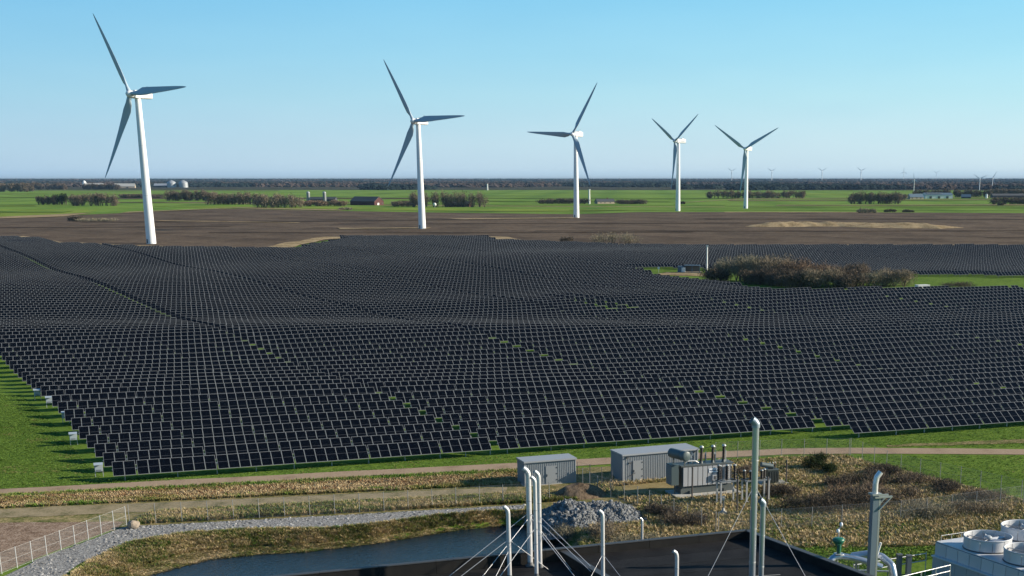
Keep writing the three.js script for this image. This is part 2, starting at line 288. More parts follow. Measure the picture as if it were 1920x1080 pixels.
const FIELD = [[-59.5, -150.5], [-30, -161], [26.5, -184.5], [30, -178.5], [54, -187.5], [150, -224], [420, -330], [420, -682], [186, -690], [83, -692], [2, -708], [-27, -727], [-68, -757], [-79, -803], [-163, -803], [-155, -760], [-160, -690], [-154, -660], [-228, -681], [-294, -728], [-316, -774], [-360, -812], [-520, -900], [-700, -1000]];
const CLEARING = [[2.9, -525], [31, -519], [56.6, -504], [84.4, -490], [130, -469], [200, -440], [200, -398], [115.5, -409], [79, -404], [45.7, -404], [27.4, -454], [10.9, -483]];
const inView = (x, z, m) => { const k = x / -z; return k > -.465 - m && k < .303 + m; };
const tables = [], ORD = ['first', 'second', 'third', 'fourth', 'fifth', 'sixth', 'seventh', 'eighth', 'ninth', 'tenth', 'eleventh', 'twelfth', 'thirteenth', 'fourteenth', 'fifteenth', 'sixteenth', 'seventeenth', 'eighteenth', 'nineteenth', 'twentieth', 'twenty-first', 'twenty-second', 'twenty-third', 'twenty-fourth', 'twenty-fifth'];
{
  const WIDE = [2, 7, 7, 7, 7, 5], P0 = 164.6, ROWP = 6, SHEAR = .86;
  for (let r = -2; r < 150; r++) {
    const p = P0 + r * ROWP;
    for (let b = 0; b < 14; b++) {
      let s = b * 45.0 + .6 - r * SHEAR + (b > 1 ? .6 : 0) + (b > 0 ? Math.min(1.3, Math.max(0, (r - 16) * .08)) : 0);
      for (let n of WIDE) {
        const len = n * PITCH + .15, mid = s + len / 2; s += len;
        const [x, z] = fromRow(mid, p), [xa, za] = fromRow(mid - len * .45, p), [xb, zb] = fromRow(mid + len * .45, p);
        if (r < 0 && mid < 91) continue;
        if (r === -2) continue;
        if (!inView(x, z, .05 + 12 / -z)) continue;
        if (r > 2 && !(inside(FIELD, xa, za) && inside(FIELD, xb, zb))) continue;
        if (inside(CLEARING, xa, za) || inside(CLEARING, x, z) || inside(CLEARING, xb, zb)) continue;
        if (n === 7 && Math.abs(x - (-14 + (p - 362) * -.62)) < 4.5 && p > 335 && p < 380 && s > 88 && s < 150) n = 2;   // the grassy gap among the middle rows
        tables.push({ x, z, n, d: Math.hypot(x, z), seen: inView(x, z, 6 / -z), slope: Math.atan2(land(xb, zb) - land(xa, za), len * .9), roll: rr(-.005, .005), row: r });
      }
    }
  }
  tables.sort((a, b) => a.d - b.d);
  const kinds = { 2: ['two', 'solar_table'], 5: ['five', 'solar_table'], 7: ['seven', 'solar_table'] }, proto = {};
  let shown = 0; const rest = { 2: [], 5: [], 7: [] };
  for (const t of tables) {
    if (!t.seen || shown >= 300) { rest[t.n].push(t); continue; }
    shown++;
    const o = proto[t.n] ? proto[t.n].clone() : (proto[t.n] = makeTable(t.n));
    o.name = numbered('solar_table'); scene.add(o);
    o.position.set(t.x, land(t.x, t.z), t.z); o.rotation.set(t.roll, PSI, t.slope, 'YXZ');
    const which = t.row < 0 ? 'the short jutting row by the gravel track' : t.row === 0 ? 'the front row along the gravel track' : `the ${ORD[t.row]} row back from the gravel track`;
    tag(o, `solar table of ${kinds[t.n][0]} framed dark panels in ${which}`, 'solar table', `tables of ${kinds[t.n][0]} panels in ${which}`);
  }
  const m = new THREE.Matrix4(), q = new THREE.Quaternion(), e = new THREE.Euler(), one = new THREE.Vector3(1, 1, 1);
  for (const n of [2, 5, 7]) {
    const im = shadow(new THREE.InstancedMesh(tableGeometry(n), panelMats, rest[n].length));
    rest[n].forEach((t, i) => im.setMatrixAt(i, m.compose(new THREE.Vector3(t.x, land(t.x, t.z), t.z), q.setFromEuler(e.set(t.roll, PSI, t.slope, 'YXZ')), one)));
    im.name = 'solar_rows' + (n === 2 ? '' : n === 5 ? '_001' : '_002'); im.userData.kind = 'stuff'; im.userData.label = 'dark rows of solar panels filling the field beyond'; scene.add(im);
  }
  console.log('tables', tables.length);
}
{
  const line = (off) => Array.from({ length: 24 }, (_, i) => fromRow(45.35 + off - (18 + i * 4.6) * .86 + Math.min(.6, i * .2), 164.6 + (18 + i * 4.6) * 6));
  strip('access_lane', line(.75), line(-.75), 160, 1, .06, M.straw, .2, .4);
}
{ // inverter cabinets on legs at the open ends of the rows
  const shell = plain(.36, .42, .47, .5), dark = plain(.18, .2, .22, .5);
  const spots = [[-60.8, -156.2, 'at the open end of the front panel row'], [-70.6, -174.2, 'on the grass, level with the fourth row'], [-76.6, -187.2, 'on the grass, level with the seventh row'], [-83.6, -199.2, 'on the grass, level with the ninth row'], [-88.8, -207.6, 'on the grass, level with the eleventh row']];
  for (const [x, z, where] of spots) {
    const t = thing('inverter_cabinet', `pale hooded inverter cabinet on legs ${where}`, 'cabinet', x, land(x, z), z, PSI, 'inverter cabinets at the row ends');
    part(t, 'hood', box(1.0, .06, .9, 0, 1.62, .08), shell).rotation.x = .12;
    part(t, 'case', box(.8, .72, .42, 0, 1.08, 0), shell);
    part(t, 'vent', box(.5, .14, .02, 0, .86, .222), dark);
    for (const s of [-1, 1]) part(t, 'leg', box(.08, 1.9, .08, s * .42, .6, -.26), steelMat);
    part(t, 'cross_rail', box(.95, .06, .05, 0, 1.3, -.24), steelMat);
  }
}
// ---------------------------------------------------------------- wind turbines
const white = plain(.78, .79, .8, .38), shadedBladeMat = plain(.36, .45, .53, .4), darkGrey = plain(.09, .095, .1, .6);  // blade colour has the bluish shade of the sunless side painted in
function bladeGeometry(R) {                                    // an aerofoil that grows from a round root, broadens and tapers to the tip
  const st = [[1.2, 1.05, 1.0, 60], [2.6, 1.05, .95, 50], [5, 1.45, .62, 34], [8.5, 1.95, .34, 22], [13, 1.75, .25, 15], [20, 1.4, .2, 9], [28, 1.08, .18, 5], [36, .76, .17, 2], [42, .48, .17, 0], [45, .24, .18, -1], [46, .05, .2, -1]];
  const n = 14, pos = [], idx = [];
  st.forEach(([r, half0, thick, tw], k) => {
    const half = r > 3 ? half0 * 1.14 : half0 * 1.05;
    const c = Math.cos(tw * Math.PI / 180), s = Math.sin(tw * Math.PI / 180), off = half > 1.06 || r > 4 ? -half * .35 : 0;
    for (let i = 0; i < n; i++) {
      const a = i / n * 2 * Math.PI, taper = thick < .9 ? .55 + .45 * Math.cos(a) : 1;
      const u = half * Math.cos(a) + off * (thick < .9 ? 1 : 0) * -1 * -1, w = half * thick * Math.sin(a) * taper;
      pos.push(u * c - w * s, r * R / 46, u * s + w * c + .0009 * r * r);
    }
  });
  for (let k = 0; k < st.length - 1; k++) for (let i = 0; i < n; i++) { const a = k * n + i, b = k * n + (i + 1) % n; idx.push(a, a + n, b, b, a + n, b + n); }
  const g = new THREE.BufferGeometry(); g.setAttribute('position', new THREE.Float32BufferAttribute(pos, 3)); g.setIndex(idx); g.computeVertexNormals(); return g;
}
const bladeGeo = bladeGeometry(46);
const WIND = -35 * Math.PI / 180;                              // where the rotors face
function turbine(label, x, z, hub, phase, group, R = 46, yaw = WIND, detail = true) {
  const y0 = land(x, z), t = thing('wind_turbine', label, 'wind turbine', x, y0, z, yaw, group), k = R / 46, top = hub - 1.9 * k;
  part(t, 'tower', lathe([[0, -1], [2.45 * k, -1], [2.42 * k, 0], [2.1 * k, top * .33], [1.75 * k, top * .7], [1.48 * k, top], [0, top]], 28), white);
  if (detail) {
    for (const f of [.34, .68]) { const q = 2.44 - (2.44 - 1.48) * f; part(t, 'tower_joint', cyl(q * k, q * k, .16, 0, top * f, 0, 28), plain(.55, .56, .57, .5)); }
    part(t, 'door', box(.95 * k, 2.1, .12, 0, 1.6, 2.4 * k), darkGrey);
    part(t, 'flange', cyl(2.75 * k, 2.75 * k, .35, 0, -.1, 0, 28), plain(.5, .49, .46));
  }
  const sh = new THREE.Shape(); const w = 1.75 * k, hh = 1.75 * k, r = .55 * k;
  sh.moveTo(-w + r, -hh); sh.lineTo(w - r, -hh); sh.quadraticCurveTo(w, -hh, w, -hh + r); sh.lineTo(w, hh - r); sh.quadraticCurveTo(w, hh, w - r, hh); sh.lineTo(-w + r, hh); sh.quadraticCurveTo(-w, hh, -w, hh - r); sh.lineTo(-w, -hh + r); sh.quadraticCurveTo(-w, -hh, -w + r, -hh);
  const ng = new THREE.ExtrudeGeometry(sh, { depth: 9.6 * k, bevelEnabled: true, bevelSize: .25 * k, bevelThickness: .3 * k, bevelSegments: 2, steps: 1 });
  ng.translate(0, 0, -7.3 * k);
  const nac = part(t, 'nacelle', ng, white); nac.position.y = hub;
  if (detail) {
    part(nac, 'cooler_housing', box(2.6 * k, 1.0 * k, 2.3 * k, 0, 2.1 * k, -4.6 * k), white);
    part(nac, 'roof_hatch', box(1.5 * k, .5 * k, 1.6 * k, 0, 2.05 * k, -2 * k), darkGrey);
    for (const s of [-1, 1]) part(nac, 'lettering_panel', box(.03, .55 * k, 4.2 * k, s * 2.02 * k, -.2 * k, -3.6 * k), plain(.42, .45, .5));
    part(nac, 'wind_vane', merge([rod([0, 2.6 * k, -6 * k], [0, 4 * k, -6 * k], .06 * k), rod([-.5 * k, 3.9 * k, -6 * k], [.5 * k, 3.9 * k, -6 * k], .05 * k)]), darkGrey);
  }
  const rotor = new THREE.Group(); rotor.name = 'rotor'; rotor.position.set(0, hub, 4.2 * k); rotor.rotation.x = -.06; t.add(rotor);
  const h = lathe([[1.75, -1.6], [1.8, -.4], [1.75, .6], [1.4, 1.5], [.8, 2.15], [0, 2.4]].map(([a, b]) => [a * k, b * k]), 22); h.rotateX(Math.PI / 2); part(rotor, 'hub', h, white);
  for (let i = 0; i < 3; i++) { const b = part(rotor, 'blade', bladeGeo, shadedBladeMat); b.scale.setScalar(k); b.rotation.z = (phase + 120 * i - 90) * Math.PI / 180; }
  return t;
}
const ROW5 = 'tall white wind turbines behind the solar field';
turbine('largest white wind turbine, its tower foot at the far left edge of the solar panels', -246.5, -735.8, 73, 2, ROW5);
turbine('white wind turbine with a blade pointing right, in the ploughed field beside a sandy patch', -137.6, -951, 68, 2.5, ROW5);
turbine('white wind turbine with one blade pointing level to the left, at the far ploughed edge', -43.7, -1185, 66, 57, ROW5);
turbine('white wind turbine with a sunlit lower blade, on the near edge of the green field', 48.1, -1424, 66.5, 31, ROW5, 46, -57 * Math.PI / 180);
turbine('smallest of the five tall turbines, standing in the green field with raised blades', 127.1, -1569.8, 62.5, 27, ROW5);
{
  const FAR = 'tiny wind turbines on the horizon';
  for (const [x, z, hub, ph, R, say] of [[753, -10621, 80, 25, 40, 'hazy turbine on the skyline just behind the smallest tall turbine'], [1047, -10621, 80, 30, 40, 'hazy horizon turbine standing alone beyond the dark woods'], [1444, -10829, 82, 28, 42, 'hazy horizon turbine left of an identical one, above the dark woods'], [1686, -10517, 82, 24, 42, 'hazy horizon turbine right of an identical one, above the dark woods'], [2471, -13018, 84, 90, 40, 'faintest turbine on the skyline with one blade upright'], [3760, -17708, 90, 30, 45, 'barely visible turbine far off on the horizon haze'],
    [718, -3638, 27, 98, 17, 'small white turbine rising behind the pale farm building'], [934, -3847, 30, 26, 21, 'small white turbine with raised blades, left one of a pair in the woods'], [1020, -4055, 31, 60, 21, 'small white turbine of a pair in the woods, one blade high']]) {
    turbine(say, x, z, hub, ph, FAR, R, -28 * Math.PI / 180, false);
  }
}
// ---------------------------------------------------------------- bare shrubs, hedges and far woods
function twigCloud(n, pick, len, wid, r, upBias = .5) {         // many thin twig-sized faces spread through a volume
  const pos = new Float32Array(n * 9), d = new THREE.Vector3(), w = new THREE.Vector3();
  for (let i = 0; i < n; i++) {
    const p = pick(r), L = len * rr(.5, 1.3, r);
    d.set(rr(-1, 1, r) + (p[3] || 0), rr(-.4, 1, r) + upBias, rr(-1, 1, r) + (p[4] || 0)).normalize().multiplyScalar(L);
    w.set(rr(-1, 1, r), rr(-1, 1, r), rr(-1, 1, r)).cross(d).normalize().multiplyScalar(wid * rr(.6, 1.4, r) * .5);
    pos.set([p[0] - w.x, p[1] - w.y, p[2] - w.z, p[0] + w.x, p[1] + w.y, p[2] + w.z, p[0] + d.x, p[1] + d.y, p[2] + d.z], i * 9);
  }
  return triangles(pos);
}
function bushPick(W, Hh, D, lobes) {                            // points in a crown of several uneven lobes
  return (r) => {
    const l = lobes[Math.floor(r() * lobes.length)]; let x, y, z;
    do { x = rr(-1, 1, r); y = rr(-1, 1, r); z = rr(-1, 1, r); } while (x * x + y * y + z * z > 1);
    const k = .25 + .75 * Math.sqrt(r()); x *= k; y *= k; z *= k;
    return [l[0] * W + x * l[3], Math.max(.02, l[1] * Hh + y * l[4]), l[2] * D + z * l[3], x * .5, z * .5];
  };
}
function lobesFor(W, Hh, D, n, r) { return Array.from({ length: n }, (_, i) => { const hy = rr(.34, .66, r), lim = Math.min(Hh * (1 - hy), Hh * .45); return [Math.max(-.48, Math.min(.48, (i + .5) / n - .5 + rr(-.09, .09, r))), hy * rr(.72, 1, r), rr(-.4, .4, r), Math.min(W, D) * rr(.34, .58, r), lim * rr(.85, 1.15, r)]; }); }
const twigMats = [[.17, .135, .102], [.23, .19, .135], [.115, .094, .073], [.2, .14, .097], [.24, .215, .15], [.035, .05, .022]].map(([a, b, c]) => matte({ color: rgb(a, b, c), side: THREE.DoubleSide }));
const barkMat = matte({ color: rgb(.09, .075, .06) });
function shrub(name, label, category, x, z, W, Hh, D, matNo, n, len, wid, seed, group, yaw = 0) {
  const r = mulberry(seed), t = thing(name, label, category, x, land(x, z), z, yaw, group);
  const lobes = lobesFor(W, Hh, D, Math.max(5, Math.round(W / Math.min(Hh, D) * 5)), r);
  part(t, 'crown', twigCloud(Math.round(n * 1.5), bushPick(W, Hh, D, lobes), len, wid, r), twigMats[matNo]);
  const stems = []; for (const l of lobes) for (let k = 0; k < 3; k++) stems.push(rod([l[0] * W + rr(-.3, .3, r), -.3, l[2] * D + rr(-.3, .3, r)], [l[0] * W + rr(-1, 1, r) * l[3] * .5, l[1] * Hh + l[4] * rr(.1, .6, r), l[2] * D + rr(-1, 1, r) * l[3] * .5], Hh * .018, 5, Hh * .005));
  part(t, 'trunk', merge(stems), barkMat);
  return t;
}
{ // hedges and thickets out in the fields
  const H = 'hedges and thickets in the far fields';
  const list = [[-722, -1782, 19, 9.9, 2, 'dark bare thicket left of the evergreen in the green field'], [-705, -1782, 15, 11.9, 5, 'dark evergreen clump between two bare thickets'], [-639, -1716, 50, 12.7, 0, 'long brown bare thicket in the green field, right of the evergreen'], [-627, -2061, 63, 13, 0, 'bare tree belt directly right of the largest turbine tower'], [-489, -1782, 60, 13.2, 0, 'brown tree belt in front of the far green field'],
    [-398, -1625, 48, 13.3, 1, 'lighter brown tree belt reaching toward the small silos'], [-364, -1700, 53, 6.3, 3, 'low russet hedge in front of the two silos'], [-261, -1685, 34, 6.3, 0, 'low hedge between the red barn and a turbine tower'], [-208, -1654, 78, 16, 0, 'tall ragged tree belt right behind the second turbine tower'], [-85, -1892, 61, 6.3, 2, 'low dark hedge left of the white pole'], [2, -1892, 32, 5.6, 2, 'low hedge right of the cottage by the white pole'],
    [209, -2380, 146, 11.5, 0, 'wide brown wood behind the smallest tall turbine'], [322, -1892, 58, 14, 0, 'bulky brown thicket left of the pale farm'], [396, -2158, 32, 8, 1, 'small bare trees beside the farm gable'], [485, -1818, 49, 8.1, 2, 'dark hedge in the green field right of the farm'], [222, -1341, 14, 4, 4, 'round bush on the edge of the ploughed field'], [251, -1381, 9, 2.6, 2, 'small dark bush on the ploughed edge'], [268, -1381, 9, 2.1, 2, 'tiny low bush on the ploughed edge'],
    [-446, -1155, 11, 4.3, 2, 'dark bush on the straw-coloured field corner'], [-428, -1150, 26, 2.4, 4, 'low tan brush spreading beside the dark corner bush'], [-7, -735, 20, 5.4, 4, 'tan and dark bush at the far edge of the solar panels'], [-33, -752, 6, 3.2, 2, 'single small dark bush at the far panel edge'], [-1471, -3442, 84, 17.8, 0, 'brown wood edge near the far left fields'], [-1645, -4042, 125, 16.4, 0, 'distant brown wood behind the far left fields'], [-1480, -4042, 93, 13.5, 2, 'distant wood edge before the white domes'], [-807, -2380, 62, 5.3, 2, 'low dark hedge left of the largest turbine tower'],
    [560, -2500, 120, 12, 2, 'dark wood behind the pale farm building'], [700, -2600, 90, 13, 0, 'brown wood right of the farm below the pair of turbines'], [452, -1750, 6, 3, 2, 'lone dot of bush in the right green field'], [70, -1900, 5, 3, 2, 'lone small bush left of the smallest tall turbine'], [-300, -1520, 12, 2.2, 4, 'tan brush mound beside the second turbine']];
  list.forEach(([x, z, W, hh, m, say], i) => { const n = Math.round(Math.min(5200, W * hh * 7 + 260)), sz = -z / 1750; shrub(W > 24 ? 'hedge' : 'bush', say, W > 24 ? 'hedge' : 'bush', x, z, W * 1.1, hh * 1.3, Math.max(4, Math.min(14, W * .45)), m, Math.round(n * 1.5), 1.5 * sz, .58 * sz, 900 + i * 7, H); });
}
{ // the thicket of bare shrubs in the clearing
  const r = mulberry(77), G = 'bare shrubs of the thicket among the panels';
  const row = [[29, -473, 9, 4.6, 2, 'low dark shrub at the mast end of the thicket'], [34, -474, 10, 8.6, 4, 'tall grey-olive shrub nearest the mast in the thicket'], [39, -470, 9, 9.2, 4, 'tallest pale olive shrub of the thicket'], [44, -468, 10, 9.4, 1, 'tall bare shrub beside the palest one of the thicket'], [49, -462, 10, 8.8, 1, 'tall tan shrub in the middle of the thicket'], [41, -455, 8, 5.2, 2, 'dark low shrub on the near side of the thicket'], [47, -447, 9, 5.5, 2, 'dark shrub at the panel edge of the thicket'], [54, -455, 10, 8, 3, 'russet shrub on the crown of the thicket'], [59, -450, 10, 7.2, 3, 'russet shrub right of the crown of the thicket'], [53, -439, 9, 5.6, 2, 'dark front shrub below the russet ones'], [60, -438, 9, 6, 1, 'tan front shrub below the russet ones'], [65, -444, 9, 6.4, 0, 'brown shrub on the falling side of the thicket'], [70, -446, 9, 6.8, 0, 'brown domed shrub near the thin end of the thicket'], [67, -435, 8, 4.8, 2, 'low dark shrub near the thin end of the thicket'], [76, -440, 9, 5, 4, 'rounded olive shrub near the end of the thicket'], [82, -440, 9, 5.6, 1, 'last full shrub of the thicket toward the open grass']];
  row.forEach(([x, z, W, hh, m, say], i) => shrub('bare_shrub', say, 'shrub', x, z + 3, W, hh * 1.06, W * .85, m, 4200, .95, .115, 300 + i * 11, G, r() * 3));
  shrub('bare_shrub', 'dark low scrub at the far end of the open grass', 'shrub', 99, -426, 8, 2.2, 5, 2, 900, .7, .1, 555, G);
}
{ // the far woods: nobody could count these trees
  const r = mulberry(5), g = new THREE.IcosahedronGeometry(1, 2), p = g.attributes.position;
  for (let i = 0; i < p.count; i++) { const k = .72 + .5 * hash(Math.round(p.getX(i) * 50), Math.round(p.getY(i) * 50) + 7 * Math.round(p.getZ(i) * 50), 3); p.setXYZ(i, p.getX(i) * k, p.getY(i) * k, p.getZ(i) * k); }
  g.computeVertexNormals();
  const N = 26000, im = shadow(new THREE.InstancedMesh(g, matte({ color: 0xffffff }), N)), m = new THREE.Matrix4(), q = new THREE.Quaternion(), c = new THREE.Color(), up = new THREE.Vector3(0, 1, 0);
  let i = 0, tries = 0;
  while (i < N && tries++ < 900000) {
    const f = r(), d = 3700 + 19000 * f * f, k = rr(-.5, .34, r), x = k * d, z = -d;
    const dens = fbm(x / 700 + 9, z / 1100, 81), edge = 3950 + 500 * (fbm(x / 350, 3, 83) - .5);
    if (d < edge || (x < -900 && d < 5100) || (dens < .42 && d < 9000)) continue;
    const s = rr(7, 13, r) * (1 + d / 16000), pine = fbm(x / 500 + 4, z / 900 + 2, 87) > .47;
    m.compose(new THREE.Vector3(x, 3.5, z), q.setFromAxisAngle(up, r() * 6.28), new THREE.Vector3(s * rr(.8, 1.6, r), rr(6, 11, r) + (d > 12000 ? 6 : 0), s)); im.setMatrixAt(i, m);
    const v = rr(.75, 1.25, r); im.setColorAt(i, pine ? c.setRGB(.016 * v, .025 * v, .024 * v) : c.setRGB(.066 * v, .05 * v, .044 * v)); i++;
  }
  im.count = i; im.name = 'far_woods'; im.userData.kind = 'stuff'; im.userData.label = 'brown and dark green woods stretching to the horizon'; scene.add(im);
}
// ---------------------------------------------------------------- farms and masts far off
{
  const galv = plain(.36, .38, .4, .5, .3), pale = plain(.72, .72, .7), brick = plain(.075, .026, .022, .9), slate = plain(.05, .055, .06, .7), blueRoof = plain(.09, .14, .19, .6), tan = plain(.34, .28, .21, .85), tarp = plain(.34, .34, .32, .8);
  const at = (n, l, c, x, z, yaw = 0, grp) => thing(n, l, c, x, land(x, z), z, yaw, grp);
  const gable = (w, h, d, rise, over = .4) => { const s = new THREE.Shape(); s.moveTo(-d / 2 - over, 0); s.lineTo(0, rise); s.lineTo(d / 2 + over, 0); s.lineTo(d / 2 + over, -.3); s.lineTo(0, rise - .35); s.lineTo(-d / 2 - over, -.3); const g = new THREE.ExtrudeGeometry(s, { depth: w + over * 2, bevelEnabled: false }); g.translate(0, h, -w / 2 - over); g.rotateY(Math.PI / 2); return g; };
  const walls = (w, h, d, rise) => { const s = new THREE.Shape(); s.moveTo(-d / 2, -.5); s.lineTo(d / 2, -.5); s.lineTo(d / 2, h); s.lineTo(0, h + rise * .93); s.lineTo(-d / 2, h); const g = new THREE.ExtrudeGeometry(s, { depth: w, bevelEnabled: false }); g.translate(0, 0, -w / 2); g.rotateY(Math.PI / 2); return g; };
  for (const [x, say] of [[-1548, 'domed grey farm silo left of its twin behind the largest turbine'], [-1508, 'domed grey farm silo right of its twin behind the largest turbine']]) {
    const t = at('grain_silo', say, 'silo', x, -4880, 0, 'twin domed silos'); part(t, 'drum', cyl(15, 15, 15, 0, -1, 0, 24), galv); part(t, 'dome', lathe([[15.4, 14], [14, 17.5], [10, 21], [5, 23.5], [1.2, 24.5], [0, 26]], 24), galv); part(t, 'hoop', cyl(15.3, 15.3, .8, 0, 9, 0, 24), plain(.3, .31, .33));
  }
  for (const [x, z, w, say] of [[-1815, -4890, 62, 'flat pale farm roof beside the white round tank far off'], [-1625, -4650, 62, 'wide grey-tan farm roof between the white tank and largest turbine']]) {
    const t = at('farm_hall', say, 'barn', x, z, .25); part(t, 'walls', walls(w, 6, 40, 9), tan); part(t, 'roof', gable(w, 6, 40, 9), tarp); part(t, 'door', box(6, 5, .4, 8, 2, 20.3), slate);
  }
  { const t = at('round_tank', 'white egg-shaped tank rising at the far left farm', 'tank', -1850, -4900); part(t, 'vessel', lathe([[0, 0], [6, 0], [8, 6], [8, 13], [5.5, 19], [2, 23], [0, 24]], 20), pale); part(t, 'skirt', cyl(6.6, 6.2, 3, 0, -1, 0, 20), slate); }
  { const t = at('farm_hall', 'low grey hall with a pale roof left of the twin silos', 'barn', -1590, -4905, .1); part(t, 'walls', walls(46, 7, 30, 7), slate); part(t, 'roof', gable(46, 7, 30, 7), galv); }
  { const t = at('red_barn', 'red brick barn with a dark slate roof among hedges', 'barn', -322, -1765, -.45); part(t, 'walls', walls(36, 5, 19, 5.5), brick); part(t, 'roof', gable(36, 5, 19, 5.5), slate); part(t, 'door', box(.3, 3.6, 3.6, 18.15, 1.3, 2), pale); for (const z of [-5, 5.5]) part(t, 'window', box(.3, 1.4, 1.6, 18.15, 2.4, z - 1.2), slate); }
  { const t = at('red_barn', 'small low red building hidden in the tall tree belt', 'barn', -200, -1680, -.2); part(t, 'walls', walls(30, 4, 9, 3), brick); part(t, 'roof', gable(30, 4, 9, 3), slate); }
  for (const [x, say] of [[-437, 'slender dark silo with a bright cap, left of two beside the barn'], [-415, 'slender dark silo right of two beside the barn']]) { const t = at('tower_silo', say, 'silo', x, -1960, 0, 'slender silos by the red barn'); part(t, 'drum', cyl(2.3, 2.3, 13, 0, -1, 0, 16), plain(.22, .23, .24, .5)); part(t, 'cap', lathe([[2.45, 12], [2, 13.4], [0, 14.2]], 16), galv); part(t, 'ladder', box(.5, 12, .15, 0, 6, 2.42), slate); }
  { const t = at('dark_shed', 'long dark shed roof behind the slender silos', 'shed', -425, -1990, -.1); part(t, 'walls', walls(40, 3.4, 12, 3), slate); part(t, 'roof', gable(40, 3.4, 12, 3), slate); }
  { const t = at('cottage', 'low cottage with a tan gable beside the white pole', 'house', -33, -1925, .5); part(t, 'walls', walls(26, 3, 9, 3.6), tan); part(t, 'roof', gable(26, 3, 9, 3.6), slate); part(t, 'chimney', box(1, 2.2, 1, 4, 7, 0), brick); for (const x of [-8, -2, 6]) part(t, 'window', box(1.6, 1.2, .2, x, 1.7, 4.55), slate); }
  { const t = at('pole', 'slim white pole standing beside the cottage hedge', 'pole', -52.6, -1890); part(t, 'shaft', cyl(1.3, 1.05, 19, 0, -1, 0, 12), pale); part(t, 'cap', cyl(1.5, 1.5, .8, 0, 18, 0, 12), pale); }
  { const t = at('pole', 'thin pale pole before the dark woods', 'pole', -381, -3873); part(t, 'shaft', cyl(2, 1.5, 17, 0, -1, 0, 10), pale); part(t, 'cap', cyl(2.2, 2.2, 1, 0, 16, 0, 10), pale); }
  { const t = at('white_tank', 'small white ball-shaped tank in front of the ragged tree belt', 'tank', -222, -1640); const g = new THREE.SphereGeometry(1.9, 18, 12); g.translate(0, 3.6, 0); part(t, 'vessel', g, pale); for (const [x, z] of [[-1, -1], [1, -1], [0, 1.2]]) part(t, 'leg', rod([x * 1.2, -.4, z * 1.2], [x * .8, 3, z * .8], .16), galv); }
  { const t = at('farm_hall', 'long white-walled farm hall with blue-grey roof', 'barn', 500, -2340, .12); part(t, 'walls', walls(46, 6, 20, 3.4), pale); part(t, 'roof', gable(46, 6, 20, 3.4), blueRoof); part(t, 'roof_light', box(26, .3, 4, -6, 8.6, 4.6), pale).rotation.x = .02; for (const x of [-14, 0, 14]) part(t, 'door', box(4, 4, .3, x, 2, 10.1), slate); }
  { const t = at('farm_house', 'blue-roofed farmhouse beside the white farm hall', 'house', 455, -2290, .3); part(t, 'walls', walls(24, 3.4, 11, 5), tan); part(t, 'roof', gable(24, 3.4, 11, 5), blueRoof); part(t, 'chimney', box(1.2, 2, 1.2, -4, 9, 0), brick); for (const x of [-8, 0, 7]) part(t, 'window', box(1.8, 1.4, .25, x, 1.9, 5.6), slate); }
  { const t = at('farm_house', 'small dark-blue gabled house right of the white farm hall', 'house', 545, -2330, -.2); part(t, 'walls', walls(15, 3, 9, 4), slate); part(t, 'roof', gable(15, 3, 9, 4), blueRoof); }
  { const t = at('dark_shed', 'long low dark shed below the pair of small turbines', 'shed', 640, -2430, .05); part(t, 'walls', walls(58, 4, 16, 3), slate); part(t, 'roof', gable(58, 4, 16, 3), plain(.09, .085, .08)); }
  { const t = at('dark_shed', 'low dark barn in front of the far left domes', 'shed', -830, -2420, .05); part(t, 'walls', walls(34, 3.4, 12, 2.4), slate); part(t, 'roof', gable(34, 3.4, 12, 2.4), plain(.1, .1, .1)); }
  { const t = at('storage_tank', 'pale cylindrical tank right of the farm hall', 'tank', 583, -2350); part(t, 'drum', cyl(1.8, 1.8, 7, 0, -.5, 0, 14), pale); part(t, 'lid', lathe([[2, 6.4], [1.2, 7.2], [0, 7.6]], 14), galv); }
  // among the panels: cabin, mast, a lone sign post and the white container
  { const t = at('field_substation', 'blue-grey substation kiosk with a dark open-fronted bay, beside the mast', 'kiosk', 21.5, -512, -.1); part(t, 'bay_frame', merge([box(5.6, .25, 3, 1.2, 2.5, 0), box(.22, 2.6, .22, -1.5, 1.2, 1.4), box(.3, 2.6, .22, 1.2, 1.2, 1.4), box(.22, 2.6, .22, 3.9, 1.2, 1.4)]), blueRoof); part(t, 'back_wall', box(5.4, 2.5, .2, 1.2, 1.2, -1.3), darkGrey); part(t, 'case', box(2, 2.3, 2.4, -3, 1.1, 0), blueRoof); part(t, 'tank', cyl(.75, .75, 1.6, -1.9, .2, 1.2, 14), pale); part(t, 'base', box(9, .3, 4, .2, .1, 0), tan); }
  { const t = at('mast', 'tall white mast standing by the kiosk among the panels', 'mast', 27.8, -509); part(t, 'shaft', cyl(.32, .22, 9.6, 0, 0, 0, 12), pale); part(t, 'footing', box(.9, .6, .9, 0, .2, 0), pale); part(t, 'camera_head', box(.8, .35, .35, 0, 9.5, .1), pale); }
  { const t = at('sign_post', 'small white round marker on a post left of the kiosk', 'sign', 10.5, -509); part(t, 'post', cyl(.06, .06, 1.9, 0, -.2, 0, 8), galv); const d = cyl(.42, .42, .08, 0, 0, 0, 18); d.rotateX(Math.PI / 2); d.translate(0, 1.7, .06); part(t, 'disc', d, pale); }
  { const t = at('container', 'white flat-topped container at the near edge of the open grass', 'container', 84.3, -407, PSI); part(t, 'body', box(3.8, 2.1, 1.8, 0, 1.0, 0), pale); part(t, 'roof', box(4, .12, 2, 0, 2.13, 0), pale); part(t, 'door', box(.9, 1.8, .05, 1.1, .95, .92), galv); }
}
strip('bare_brown_ground', [[70, -417], [100, -420]], [[72, -427], [104, -430]], 20, 4, .06, M.rough, 1, .4);
